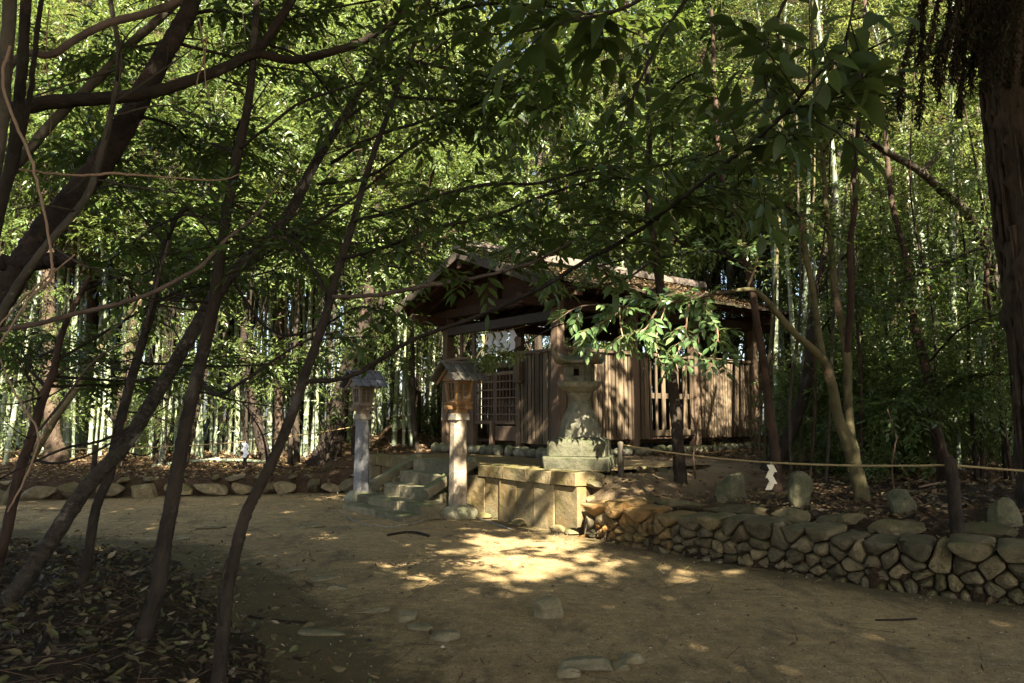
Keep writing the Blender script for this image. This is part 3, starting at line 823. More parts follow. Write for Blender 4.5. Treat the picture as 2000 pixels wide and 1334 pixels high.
sd = np.where(rg.rand(n) < .25, 1, -1); q = rg.rand(n)**.8; dd = q*(A1/2+OH-.05); bb = rg.uniform(FO+.05, BO-.05, n)
keep = rg.rand(n) < .25+.75*(vnoise(dd*2, bb, 1.2) > -.1); sd, dd, bb = sd[keep], dd[keep], bb[keep]; n = len(dd)
c = U(0, 0, 0)+f_*(A1/2+sd*dd)[:, None]+s_*bb[:, None]+Z3*(RID-sl_*dd+.065+rg.rand(n)*.02)[:, None]
V, F = leaves(c, np.stack([rg.normal(size=n), rg.normal(size=n), rg.normal(size=n)*.2], -1), nrm(rg.normal(size=(n, 3))*.35+Z3), rg.uniform(.07, .13, n), rg.uniform(.03, .05, n))
g = Geo(); g.add(V, F); o = build(g, 'fallen_leaves', LITTER, hall); o.parent = roof; o.location = (0, 0, 0); tag(o, kind='stuff')
# footing stones
k = 0; g3 = [Geo(), Geo(), Geo()]
for q in np.arange(-.1, 3.9, .23):
    if not (1.1 < q < 1.4): g3[q > 1.2].add(*rock(U(q, -.30+rng.uniform(-.05, .05), .87), (.26, .24, rng.uniform(.2, .28)), 500+k, 2, rng.uniform(0, 3), 6, .03, (.75, .95))); k += 1
for q in np.arange(.3, 6.4, .27):
    g3[2].add(*rock(U(-.22+rng.uniform(-.05, .05), q, .86), (.28, .24, rng.uniform(.18, .26)), 500+k, 2, rng.uniform(0, 3), 6, .03, (.75, .95))); k += 1
for g in g3: build(g, 'footing_stones', STONE_PALE, hall, True)
for a, b, w in ((0, 0, .42), (A1, 0, .46), (0, B1, .4), (0, 2.05, .4), (0, 4.05, .4), (1.16, 0, .36), (2.76, 0, .36), (A1, 2.1, .4), (A1, 4.2, .4), (A1, B1, .4)):
    g = Geo(); g.add(*cbox(U(a, b, .84), f_, s_, Z3, (w, w, .22), .03, .012, int(w*100+a*10+b))); build(g, 'post_stone', STONE_PALE, hall)

# ropes, posts, paper streamers
def rope(name, a, b, sag, r, label, n=16, mat=ROPE):
    t = np.linspace(0, 1, n)[:, None]; p = np.asarray(a)*(1-t)+np.asarray(b)*t; p[:, 2] -= sag*4*(t[:, 0]*(1-t[:, 0]))
    g = Geo(); g.add(*tube(p, r, 7, 6, .16, int(abs(p[0][0])*90)))
    rs_ = np.random.RandomState(int(abs(p[0][0])*77)); k_ = rs_.randint(0, n-1, 26); q_ = p[k_]*.5+p[k_+1]*.5+rs_.normal(size=(26, 3))*.01
    g.add(*prisms(q_, q_+np.stack([rs_.normal(size=26)*.04, rs_.normal(size=26)*.03, -rs_.uniform(.0, .07, 26)], -1), .0022, .001))
    o = build(g, name, mat, None, True); return tag(o, label, 'rope')
def streamer(at, h, w, label, group, yaw=0.0, mat=PAPER):
    """zigzag folded paper strip"""
    ex = np.array([math.cos(yaw), math.sin(yaw), 0]); en = np.array([-math.sin(yaw), math.cos(yaw), 0])
    g = Geo(); n = 4; hh = h/(n+.6); g.add(*cbox(np.array(at)-Z3*hh*.25, ex, en, Z3, (.012, .004, hh*.5), .001))
    for k in range(n):
        x = (-1 if k % 2 else 1)*w*.20; zt = at[2]-hh*(.4+k*.98)
        p = [(-.5*w, .0), (.15*w, .0), (.5*w, -hh*1.25), (-.15*w, -hh*1.25)]
        if k % 2: p = [(-a, b) for a, b in p][::-1]
        V = []
        for off in (-.002, .002):
            for a, b in p: V.append(np.array([at[0], at[1], zt+b])+ex*(a+x*.3)+en*(off+k*.004+(.01 if k % 2 else 0)))
        g.add(np.array(V), [np.array([[0, 1, 2, 3], [7, 6, 5, 4], [0, 4, 5, 1], [1, 5, 6, 2], [2, 6, 7, 3], [3, 7, 4, 0]])])
    o = build(g, 'paper_streamer', mat, None); return tag(o, label, 'paper streamer', group)
rope('straw_rope', U(1.2, .18, 3.42), U(3.0, .18, 3.42), .04, .014, 'thin straw rope hung with white papers inside the hall front')
yw = math.atan2(f_[1], f_[0])
for a, lb in ((1.60, 'white zigzag paper nearest the notice box on the hall front'), (1.86, 'white zigzag paper second from the notice box inside the hall front'),
              (2.12, 'white zigzag paper third from the notice box inside the hall front'), (2.38, 'white zigzag paper farthest from the notice box inside the hall')):
    streamer(U(a, .16, 3.41), .50, .17, lb, 'papers hanging in the hall', yw*.0+.1)
def post(x, y, h, r, label, mat=BARK_DK, lean=(0, 0)):
    z = g1(x, y); g = Geo(); g.add(*tube([(x, y, z-.2), (x+lean[0]*.5, y+lean[1]*.5, z+h*.5), (x+lean[0], y+lean[1], z+h)], [r*1.05, r, r*.96], 9, 4, .04, int(x*10)+50))
    o = build(g, 'rope_post', mat, None, True); tag(o, label, 'rope post', 'posts that carry the boundary ropes'); return np.array([x+lean[0], y+lean[1], z+h])
pa = post(1.52, 10.45, 1.18-g1(1.52, 10.45)+.02, .045, 'weathered grey rope post beside the stone lantern base', BARK_GREY)
pb = post(4.10, 6.94, 1.16-g1(4.1, 6.94), .058, 'dark wooden rope post behind the fieldstone wall on the right', BARK_DK, (-.03, 0))
pc = post(6.6, 5.35, 1.14-g1(6.6, 5.35), .058, 'rope post at the far right end of the fieldstone wall')
pd = post(-3.53, 16.6, 1.38-g1(-3.53, 16.6), .05, 'dark rope post just behind the granite-post lantern')
pe = post(-8.15, 14.6, 1.0-g1(-8.15, 14.6), .05, 'dark rope post behind the low border in the bamboo shade')
pf = post(-13.8, 13.6, 1.0-g1(-13.8, 13.6), .05, 'rope post at the far left of the stone border')
rope('boundary_rope', pa-Z3*.03+X3*.02, pb-Z3*.05, .10, .011, 'straw boundary rope from the stone lantern to the dark right post')
rope('boundary_rope', pb-Z3*.05, pc-Z3*.05, .05, .011, 'straw boundary rope running off to the right of the dark post')
rope('boundary_rope', pd-Z3*.04, pe-Z3*.05, .12, .011, 'pale boundary rope in front of the bamboo grove')
rope('boundary_rope', pe-Z3*.05, pf-Z3*.05, .08, .011, 'pale boundary rope at the far left behind the leaning trunks')
k = .557; p = pa*(1-k)+pb*k; streamer(p+np.array([0, -.01, -.135]), .31, .13, 'zigzag paper tinted cream for warm light, hanging from the right boundary rope', 'papers on the boundary ropes', .25, PAPER_WARM_LIT)
k = .45; p = pd*(1-k)+pe*k; streamer(p+np.array([0, -.01, -.165]), .34, .16, 'white zigzag paper on the left rope before the bamboo', 'papers on the boundary ropes', .1)

# ------------------------------------------------------------------ fieldstone wall on the right
def polyline(p, n):
    p = np.asarray(p, float); d = np.concatenate([[0], np.cumsum(np.hypot(*np.diff(p, axis=0).T))])
    s = np.linspace(0, d[-1], n); return np.stack([np.interp(s, d, p[:, 0]), np.interp(s, d, p[:, 1])], -1), d[-1]
def wall_frame(p, s):
    d = np.concatenate([[0], np.cumsum(np.hypot(*np.diff(p, axis=0).T))])
    q = np.array([np.interp(s, d, p[:, 0]), np.interp(s, d, p[:, 1])]); e = np.array([np.interp(s+.1, d, p[:, 0]), np.interp(s+.1, d, p[:, 1])])
    t = e-q if np.hypot(*(e-q)) > 1e-4 else p[-1]-p[-2]; t = t/np.hypot(*t); return q, t
fw = thing('fieldstone_wall', (3.3, 6.95, 0), 'low dry wall of rounded fieldstones along the right of the sandy path', 'stone wall')
rg = np.random.RandomState(12)
SRW = np.concatenate([[0], np.cumsum(np.hypot(*np.diff(RW, axis=0).T))])
def wstone(s, z, w, h, dep, off, seed, sub=3):
    q, t = wall_frame(RW, s); n = np.array([t[1], -t[0]]); n = -n if n@np.array([-1, -1]) < 0 else n
    return rock((q[0]+n[0]*off, q[1]+n[1]*off, z), (w*1.12, dep, h*1.14), seed, sub, math.atan2(t[1], t[0]), 12, .025, (.60, .88), .42)
def clip_poly(p, n, d):
    """keep the part of polygon p with p.n <= d"""
    o = []
    for q in range(len(p)):
        A, B = p[q], p[(q+1) % len(p)]; da, db = A@n-d, B@n-d
        if da <= 0: o.append(A)
        if da*db < 0: o.append(A+(B-A)*(da/(da-db)))
    return o
LWALL = 8.2
seeds = []
for zc, wl, wh in ((-.01, .10, .19), (.08, .11, .21), (.17, .12, .24), (.262, .12, .26)):
    s = rg.uniform(-.1, .1)
    while s < LWALL+.3:
        w = rg.uniform(wl, wh); seeds.append((s+w/2, zc+rg.normal()*.026, 0)); s += w
s = -.1
while s < LWALL+.3:
    w = rg.uniform(.22, .50); seeds.append((s+w/2, .378+rg.normal()*.022, 1)); s += w
sq = np.array([(x, z) for x, z, q in seeds])
def wp(s, z, dep):
    q, t = wall_frame(RW, min(max(s, 0), LWALL)); n = np.array([t[1], -t[0]]); n = -n if n@np.array([-1, -1]) < 0 else n
    return np.array([q[0]+n[0]*dep, q[1]+n[1]*dep, z])
g = Geo(); go = Geo(); gcap = Geo()
for k, (sx, sz, cap) in enumerate(seeds):
    if sx > LWALL-.1: continue
    top = .47+.035*math.sin(sx*3.1)+rg.uniform(-.02, .03)
    poly = [np.array(q, float) for q in ((sx-.6, -.12), (sx+.6, -.12), (sx+.6, top), (sx-.6, top))]
    for m in np.argsort(np.abs(sq-sq[k]).sum(1))[1:16]:
        dv = (sq[m]-sq[k])*np.array([1, 1.25]); mid = (sq[m]+sq[k])/2
        poly = clip_poly(poly, dv, mid@dv)
        if len(poly) < 3: break
    if len(poly) < 3: continue
    cen = np.mean(poly, 0); poly = [q for q in poly]
    for _ in range(2):                                   # soften the corners
        o = []
        for q in range(len(poly)):
            A, B = poly[q], poly[(q+1) % len(poly)]; o += [A*.80+B*.20, A*.20+B*.80]
        poly = o
    pl_ = np.array(poly); m = len(pl_); gap = .008
    rad = np.linalg.norm(pl_-cen, axis=1, keepdims=True); d2 = (pl_-cen)/np.maximum(rad, 1e-6)
    tilt = rg.normal(size=2)*.26; bul = rg.uniform(-.004, .03); off = rg.uniform(-.025, .025)
    if cap: back, off = -.36, off+.03
    else: back = -.12
    rings = []
    for ins, dep in ((gap, back), (gap, -.004), (gap+.006, .014), (gap+.017, .026)):
        rings.append((cen+d2*np.maximum(rad-ins, .004), dep))
    for fr, dep in ((.60, .032+bul*.55), (.28, .032+bul*.9)):
        rings.append((cen+(pl_-cen)*fr*.86, dep))
    V = []
    for ri, (rp, dep) in enumerate(rings):
        for q in rp:
            e = (q-cen)@tilt if ri > 1 else 0
            nz = rg.normal()*.0065 if ri > 1 else 0
            V.append(wp(q[0], q[1]+(.02 if cap and ri == 0 else 0), dep+off+e+nz))
    V.append(wp(cen[0], cen[1], .032+bul+off)); V = np.array(V)
    nr = len(rings); ii = np.arange(nr-1)[:, None]*m; jj = np.arange(m)[None]; j2 = (jj+1) % m
    F = np.stack([ii+jj, ii+j2, ii+m+j2, ii+m+jj], -1).reshape(-1, 4); jj = np.arange(m)
    F3 = np.stack([(nr-1)*m+jj, (nr-1)*m+(jj+1) % m, np.full(m, nr*m)], -1)
    (go if sx < 1.4 and rg.rand() < .8 else gcap if cap else g).add(V, [F, F3])
build(g, 'body_stones', STONE_WALL, fw, True); build(gcap, 'cap_stones', STONE_CAP, fw, True); build(go, 'stained_stones', STONE_ORANGE, fw, True)
k = 0
gk = Geo()
for s in np.arange(.1, 8.2, .3):
    q, t = wall_frame(RW, s); n = np.array([t[1], -t[0]]); n = -n if n@np.array([-1, -1]) < 0 else n
    gk.add(*cbox((q[0]-n[0]*.16, q[1]-n[1]*.16, .16), (t[0], t[1], 0), (n[0], n[1], 0), Z3, (.36, .2, .44), .01))
build(gk, 'earth_core', SOIL, fw)
k2 = thing('kerb_of_slabs', (3.6, 7.7, .5), 'second line of long mossy slabs set above the fieldstone wall', 'stone kerb')
g = Geo(); RW2 = np.array([(1.55, 10.05), (2.75, 8.75), (3.75, 7.62), (4.9, 6.9), (7.2, 5.6)]); s = 0
while s < 6.4:
    w = rg.uniform(.4, .8); q, t = wall_frame(RW2, s+w/2)
    g.add(*rock((q[0], q[1], .455+rg.uniform(-.02, .03)), (w*1.06, .26, .17), 2500+k, 3, math.atan2(t[1], t[0]), 14, .03, (.52, .85), .45)); k += 1; s += w
build(g, 'slabs', STONE_CAP, k2)
# standing boulders inside the rope
for px, pyb, Yd, w, h, lb, m in ((1425, 962, 9.6, 0.32, 0.37, 'rounded mossy grey boulder under the rope near the lantern', STONE_MOSS_SHADE),
                              (1550, 990, 8.9, 0.27, 0.46, 'upright pale stone with leaf shadows left of the forked tree', STONE_MOSS_SHADE),
                              (1747, 1003, 8.3, 0.32, 0.34, 'squat pale boulder right of the forked tree', STONE_MOSS_SHADE),
                              (1945, 1035, 7.4, 0.26, 0.31, 'leaning brown boulder at the far right behind the rope', STONE_MOSS_SHADE)):
    x = (px-1000)/FPX*Yd; z = g1(x, Yd); g = Geo(); g.add(*rock((x, Yd, z+h*.30), (w*1.2, w, h*1.35), px, 4, .4, 11, .05, (.62, .9), .35))
    tag(build(g, 'boulder', m, None, False), lb, 'boulder', 'boulders behind the right wall')

# ------------------------------------------------------------------ low border on the left
bw = thing('stone_border', (-7, 14.8, 0), 'low border of squared fieldstones below the leaf litter on the left', 'stone wall')
g = Geo(); s = 0.0; k = 0; LBn = LB[1:]
while s < 12.6:
    w = rg.uniform(.32, .75); q, t = wall_frame(LBn, s+w/2); hgt = rg.uniform(.24, .38)
    g.add(*rock((q[0]+rg.uniform(-.05, .05), q[1]+rg.uniform(-.12, .02), hgt*.42), (w*1.02, .34, hgt*1.15), 3000+k, 3, math.atan2(t[1], t[0])+rg.uniform(-.12, .12), 16, .03, (.50, .82), .5)); k += 1
    if rg.rand() < .7:
        g.add(*rock((q[0]+rg.uniform(-.2, .2), q[1]+.06, .33), (rg.uniform(.2, .5), .3, .14), 3500+k, 3, rg.uniform(-.3, .3), 14, .03, (.5, .8), .4))
    s += w
build(g, 'body_stones', STONE_WALL, bw)

# ------------------------------------------------------------------ flat stones, sticks and cords on the path
for px, py, w, d, h, lb in ((1070, 1200, .40, .26, .16, 'thick pale slab lying alone mid path'), (1150, 1306, .34, .24, .07, 'broad flat slab lowest in the frame among small stones'),
        (1235, 1294, .20, .13, .06, 'small flat stone right of the broad slab'), (1214, 1308, .12, .14, .08, 'small round stone between the slab and its neighbour'),
        (1110, 1324, .15, .12, .06, 'small broken stone left of the broad slab'), (797, 1212, .19, .14, .07, 'small angular stone heading the broken line mid path'),
        (822, 1229, .22, .14, .05, 'thin broken stone second in the mid path line'), (868, 1248, .20, .17, .06, 'angular slab closing the broken line mid path'),
        (635, 1134, .32, .14, .03, 'sunken flat stone left of the path centre'), (655, 1150, .24, .12, .035, 'second sunken stone left of the path centre, nearer'),
        (578, 1116, .2, .16, .03, 'pale round flat stone near the slender trunk'), (727, 1196, .3, .10, .04, 'thin dark stone sliver just beyond the mid path line'),
        (412, 1032, .45, .14, .05, 'flat dark slab beside the leaf mound near the border'), (600, 1031, .5, .14, .05, 'flat slab before the granite-post lantern'),
        (555, 1018, .3, .14, .05, 'small flat stone behind the slab on the left path'), (345, 1056, .35, .14, .04, 'flat stone between the leaning trunks on the path'),
        (632, 1236, .38, .15, .03, 'mossy sunken slab beside the leaf litter')):
    p = G(px, py); g = Geo(); zz = pz(p[0], p[1])
    g.add(*rock((p[0], p[1], zz+h*.22), (w, d, h*1.5), px+py, 3, (px % 7)*.15-.4, 9, .03, (.55, .85), .3))
    tag(build(g, 'flat_stone', STONE_PATH, None, False), lb, 'stone', 'flat stones set in the path')
for a, r_, lb, nm, m in (([(757, 1047), (790, 1043), (815, 1044), (838, 1050)], .020, 'short dark root lying on the sand before the steps', 'fallen_branch', BARK_DK),
        ([(1710, 1213), (1750, 1212), (1790, 1208)], .009, 'thin brown stick on the right of the path', 'fallen_branch', BARK_DK),
        ([(480, 1204), (540, 1213), (602, 1218)], .010, 'dark thin stick beside the leaf mound', 'fallen_branch', BARK_DK),
        ([(660, 1000), (700, 1023), (740, 1030), (776, 1032)], .012, 'pale cord lying on the sand left of the steps', 'garden_cord', CORD),
        ([(776, 1030), (800, 1027), (828, 1020)], .018, 'pale bamboo stick lying at the foot of the steps', 'bamboo_stick', CORD),
        ([(935, 1014), (970, 1024), (1000, 1036)], .015, 'pale stick lying right of the orange lantern', 'bamboo_stick', CORD)):
    q = [G(*b) for b in a]; q = [np.array([v[0], v[1], pz(v[0], v[1])+r_*.7]) for v in q]
    g = Geo(); g.add(*tube(q, [r_]*len(q), 6, 5, .15, 3)); tag(build(g, nm, m, None, True), lb, 'stick' if nm != 'garden_cord' else 'cord')

def hall_out(x, y):
    t = (x-SH[0])*f_[0]+(y-SH[1])*f_[1]; b = (x-SH[0])*s_[0]+(y-SH[1])*s_[1]
    return ~((t > -.1) & (t < A1) & (b > -.1) & (b < B1))
# loose litter: far too many to count
def scatter_litter(name, n, xr, yr, fn, cond, Ls, seed, up=.4, tw=0, dz=.015, full=False, mat=None):
    rg = np.random.RandomState(seed); x = rg.uniform(*xr, n); y = rg.uniform(*yr, n); k = cond(x, y, rg); x, y = x[k], y[k]; n = len(x)
    z = fn(x, y)+dz+rg.rand(n)*.03
    g = Geo(); d = rg.normal(size=(n, 3))*np.array([1, 1, .25])
    L = rg.uniform(*Ls, n)
    V, F = leaves(np.stack([x, y, z], -1), d, nrm(rg.normal(size=(n, 3))*up+Z3), L, L*rg.uniform(.30, .55, n), full, rg.uniform(-.5, .6, (n, 1))); g.add(V, F, 0)
    if tw:
        i = rg.randint(0, n, tw); a = np.stack([x[i], y[i], z[i]+.01], -1); th = rg.uniform(0, 6.28, tw); l = rg.uniform(.06, .34, tw)
        b = a+np.stack([np.cos(th)*l, np.sin(th)*l, rg.uniform(-.04, .09, tw)], -1); b[:, 2] = np.maximum(b[:, 2], fn(b[:, 0], b[:, 1])+.008)
        V, F = prisms(a, b, .003, .002); g.add(V, F, 1)
    return tag(build(g, name, [mat or LITTER, TWIG], None), kind='stuff')
dp = lambda x, y: sdist(x, y, PATHPOLY)
dmo = lambda x, y: sdist(x, y, MOUND)
scatter_litter('leaf_litter', 30000, (-9, 0), (1.2, 11), lambda x, y: np.maximum(gz(x, y), pz(x, y)), lambda x, y, r: (dmo(x, y) < .0+r.normal(size=len(x))*np.where(r.rand(len(x)) < .35, .5, .18)) & (np.maximum(gz(x, y), pz(x, y)) > -.05), (.03, .095), 21, .6, 1500, .015, True, LITTER_D)
scatter_litter('leaf_litter', 26000, (-15, 0), (14, 24), gz, lambda x, y, r: (dp(x, y) > .2) & (r.rand(len(x)) < .9) & ~((x > -3.5) & (y < 17) & (gz(x, y) > .72)), (.06, .12), 22, .55, 1200)
scatter_litter('leaf_litter', 34000, (1.2, 14), (5, 22), gz, lambda x, y, r: (dp(x, y) > .35) & ((np.hypot(x-1.9, y-12.6) > 2.5+r.normal(size=len(x))*.4) | (r.rand(len(x)) < .1)) & hall_out(x, y), (.05, .12), 23, .55, 1600)
scatter_litter('leaf_litter', 11000, (-10, 9), (2.5, 15.5), pz, lambda x, y, r: (dp(x, y) < -.05) & (dmo(x, y) > -.1) & (r.rand(len(x)) < .12+.9*np.exp(-np.abs(dmo(x, y))/.5)+.5*np.exp(-np.abs(dp(x, y))/.25)), (.025, .08), 24, .35, 420, .004, True)
rg = np.random.RandomState(31); n = 19000; x = rg.uniform(-9, 8, n); y = 2.6+12.5*rg.rand(n)**1.9; k = (dp(x, y) < -.05) & (dmo(x, y) > 0); x, y = x[k], y[k]
V0, F0 = ico(0) if 0 else (np.array([(1, 0, 0), (-1, 0, 0), (0, 1, 0), (0, -1, 0), (0, 0, 1), (0, 0, -1.0)]), np.array([(0, 2, 4), (2, 1, 4), (1, 3, 4), (3, 0, 4), (2, 0, 5), (1, 2, 5), (3, 1, 5), (0, 3, 5)])); n = len(x); sz = rg.uniform(.0035, .0085, n)*(1+1.2*(rg.rand(n) < .05))
V = V0[None]*sz[:, None, None]*np.array([1, 1, .6])*rg.uniform(.7, 1.3, (n, 1, 3))+np.stack([x, y, pz(x, y)+sz*.25], -1)[:, None]
g = Geo(); g.add(V.reshape(-1, 3), [(F0[None]+(np.arange(n)*len(V0))[:, None, None]).reshape(-1, 3)]); tag(build(g, 'gravel', GRIT, None), kind='stuff')
EXPO = 3.15
# ------------------------------------------------------------------ trees near the viewpoint
def px_r(w, Y): return w/FPX*Y/2
def limb(pl, sides=9, sub=5, bump=.07, seed=0, wob=.0, extra=None, thin=1.0):
    """pl: (px, py, distance, width in photo px)"""
    p = [P(a, b, c) for a, b, c, w in pl]; r = [px_r(w, c)*thin for a, b, c, w in pl]
    if extra:
        for q, rr in extra: p.append(np.array(q, float)); r.append(rr)
    return p, r, tube(p, r, sides, sub, bump, seed, True, wob)
def ground_end(pl):
    """push the first point of a trunk down into the soil"""
    a = P(*pl[0][:3]); z = g1(a[0], a[1]); return a, z
def twigs_along(p, r, rg, n, tl, m, L, W, full, t0=.2, t1=1.0, droop=.25, side=None, flat=.85, tr=.004, lift=0.0, sub2=0):
    c, rr = spline(p, r, 8); k = (rg.uniform(t0, t1, n)*(len(c)-1)).astype(int); k = np.clip(k, 0, len(c)-2)
    T = nrm(c[k+1]-c[k]); rnd = rg.normal(size=(n, 3))*np.array([1, 1, .45]); rnd[:, 2] += lift
    rnd = rnd-T*(rnd*T).sum(1, keepdims=True)*.6
    d = nrm(nrm(rnd)+T*rg.uniform(.2, .9, (n, 1)))
    g = sprays(c[k], d, rg, m, tl, L, W, full, True, flat, droop, tr)
    for _ in range(sub2):          # secondary twigs leaving the first ones
        u = rg.uniform(.35, .8, (n, 1)); b = c[k]+d*u*tl; d2 = nrm(d+rg.normal(size=(n, 3))*np.array([.9, .9, .4]))
        g.join(sprays(b, d2, rg, m, tl*.75, L, W, full, True, flat, droop, tr*.8))
    return g

near = []
def tree_near(name, label, trunk, bark, sides=14, wob=.0, bump=.06, seed=1, extra=None, cat='tree', group=None, sub=11, thin=1.0, twigs=0):
    bump *= 1.7
    p, r, tb = limb(trunk, sides, sub, bump, seed, wob, extra, thin)
    b = p[0]; z = g1(b[0], b[1])
    # sink the foot and flare it
    d = nrm(p[0]-p[1]); 
    root = thing(name, (b[0], b[1], z), label, cat, group)
    if b[2] > z-.15:
        k = (b[2]-z+.25)/max(.3, -d[2]); p2 = [b+d*k]+p; r2 = [r[0]*1.25]+r
        tb = tube(p2, r2, sides, sub, bump, seed, True, wob)
    g = Geo(); g.add(*tb[:2], 0, tb[3])
    rgt = np.random.RandomState(123+seed); c, rr = spline(p, r, 9)
    for q_ in range(twigs):
        k = rgt.randint(int(len(c)*.3), int(len(c)*.85)); d = nrm(rgt.normal(size=3)*np.array([1, .8, .5])+np.array([0, 0, .25])); l = rgt.uniform(.12, .8)
        q = c[k]; m1 = q+d*l*.5+rgt.normal(size=3)*.04; e = m1+nrm(d+rgt.normal(size=3)*.5)*l*.5
        v = tube([q, m1, e], [.008*min(1, l*2), .006*min(1, l*2), .002], 5, 4, .1, q_); g.add(*v[:2], 0, v[3])
        if l > .4:
            v = tube([m1, m1+nrm(d+rgt.normal(size=3)*.9)*l*.35], [.004, .0015], 4, 3, .1, q_); g.add(*v[:2], 0, v[3])
    build(g, 'trunk', bark, root, True)
    return root, p, r
def add_limb(root, pl, bark, name='branch', seed=2, sides=8, wob=.12, leaf=None, extra=None, sub=8, thin=.85):
    p, r, tb = limb(pl, sides, sub, .10, seed, wob, extra, thin); g = Geo(); g.add(*tb[:2], 0, tb[3]); o = build(g, name, bark, root, True)
    return p, r, o

T1, p1, r1 = tree_near('leaning_tree', 'long grey-brown leaning trunk with banded bark crossing the left half of the photo', [(-25, 1200, 5.2, 52), (17, 1172, 5.25, 50), (99, 1057, 5.35, 46), (165, 958, 5.45, 44), (242, 870, 5.55, 42), (308, 765, 5.7, 42), (363, 672, 5.8, 40), (405, 602, 5.9, 42), (450, 540, 6.0, 36), (500, 490, 6.1, 34), (565, 415, 6.3, 31), (615, 320, 6.5, 29), (665, 240, 6.7, 26), (700, 180, 6.9, 24), (745, 95, 7.1, 21), (790, -20, 7.3, 18)], BARK_CH, 14, 0, .06, 1, [((-1.6, 7.6, 6.6), .03), ((-1.3, 7.4, 8.8), .02)], thin=.64, twigs=24)
T2, p2, r2 = tree_near('slender_tree', 'straight dark slender trunk rising between the two leaning trunks on the leaf mound', [(275, 1255, 4.75, 36), (308, 1150, 4.8, 33), (319, 1068, 4.85, 33), (341, 958, 4.9, 32), (363, 831, 4.95, 31), (391, 710, 5.0, 29), (413, 616, 5.0, 28), (422, 560, 5.0, 26), (438, 450, 5.05, 23), (460, 325, 5.1, 21), (485, 200, 5.2, 19), (497, 80, 5.3, 17), (505, -30, 5.4, 15)], BARK_DK, 12, 0, .06, 2, [((-1.9, 5.6, 6.5), .03), ((-1.9, 5.7, 8.6), .02)], thin=.85, twigs=20)
T3, p3, r3 = tree_near('slender_tree', 'slim curving trunk standing at the edge of the leaf mound nearest the path', [(425, 1345, 4.1, 32), (436, 1240, 4.12, 29), (446, 1150, 4.15, 27), (461, 1075, 4.18, 27), (479, 1007, 4.2, 27), (503, 957, 4.22, 26), (535, 893, 4.25, 25), (572, 804, 4.3, 25), (594, 738, 4.35, 23), (633, 627, 4.4, 21), (656, 545, 4.5, 18), (685, 450, 4.6, 16), (721, 324, 4.8, 14), (771, 189, 5.0, 12), (816, 67, 5.2, 11), (838, -10, 5.3, 9)], BARK_DK, 12, 0, .06, 3, [((-.5, 5.6, 6.6), .02), ((-.3, 5.6, 8.4), .015)], thin=.82, twigs=14)
T4, p4, r4 = tree_near('slender_tree', 'thin dark stem behind the banded leaning trunk, bending right as it climbs', [(154, 1167, 5.9, 22), (171, 1095, 5.95, 19), (187, 996, 6.1, 18), (214, 925, 6.2, 18), (228, 850, 6.3, 17), (250, 765, 6.4, 17), (275, 680, 6.5, 16), (297, 600, 6.6, 15), (322, 480, 6.8, 12), (360, 410, 7.0, 10), (430, 432, 7.2, 7)], BARK_DK, 10, 0, .06, 4, twigs=14)
T5, p5, r5 = tree_near('slender_tree', 'reddish thin leaning stem at the left edge above the leaf mound', [(-10, 1120, 6.0, 20), (10, 1050, 6.0, 19), (38, 925, 6.1, 18), (60, 859, 6.1, 17), (82, 782, 6.2, 17), (105, 721, 6.3, 14), (125, 640, 6.4, 12), (175, 540, 6.6, 8)], BARK_RED, 10, 0, .07, 5, twigs=14)
TB, pB, rB = tree_near('old_leaning_tree', 'thick dark scaly trunk leaning in from the left edge', [(-320, 1200, 4.9, 96), (-190, 950, 4.95, 90), (-100, 760, 5.0, 84), (-30, 630, 5.0, 84), (35, 530, 5.05, 82), (90, 450, 5.1, 78), (150, 380, 5.15, 74), (210, 300, 5.2, 68), (262, 210, 5.3, 60), (320, 110, 5.4, 54), (365, 30, 5.5, 50), (395, -40, 5.6, 46)], BARK_BIG, 18, .03, .09, 6, [((-2.0, 5.9, 6.6), .07), ((-1.2, 5.4, 8.2), .05), ((-.3, 4.6, 9.6), .02)], thin=.64, twigs=20)
pA, rA, _ = add_limb(TB, [(-120, 262, 4.7, 40), (0, 220, 4.75, 36), (100, 200, 4.8, 32), (225, 190, 4.9, 29), (300, 180, 5.0, 28), (375, 157, 5.1, 27), (450, 128, 5.2, 25), (500, 106, 5.25, 24), (575, 117, 5.35, 21), (650, 100, 5.4, 20), (700, 84, 5.5, 18), (745, 58, 5.5, 15), (800, 20, 5.5, 10)], BARK_DK, 'limb', 7, 12, .05)
add_limb(TB, [(503, 103, 5.25, 22), (525, 72, 5.25, 21), (550, 32, 5.25, 19), (580, -15, 5.25, 18)], BARK_DK, 'limb', 8, 10, .05)
add_limb(TB, [(-20, 390, 5.5, 24), (50, 300, 5.6, 24), (125, 215, 5.7, 24), (200, 145, 5.8, 22), (250, 90, 5.9, 20), (310, 38, 6.0, 18), (370, -20, 6.1, 16)], BARK_GREY, 'limb', 9, 10, .05)
add_limb(TB, [(-30, 515, 5.0, 34), (20, 515, 5.0, 36), (80, 512, 4.95, 34), (120, 507, 4.9, 30), (142, 512, 4.88, 24)], BARK_BIG, 'broken_limb', 10, 12, .15)
TG, pG, rG = tree_near('slender_tree', 'pale curving limb sweeping across the top left corner', [(-330, 1150, 4.2, 30), (-200, 700, 4.2, 26), (-90, 320, 4.2, 20), (25, 122, 4.2, 15), (100, 107, 4.25, 15), (150, 76, 4.3, 15), (210, 46, 4.35, 16), (280, 28, 4.4, 16), (340, 4, 4.5, 15), (420, -50, 4.6, 13)], BARK_PALE, 10, .02, .05, 11)
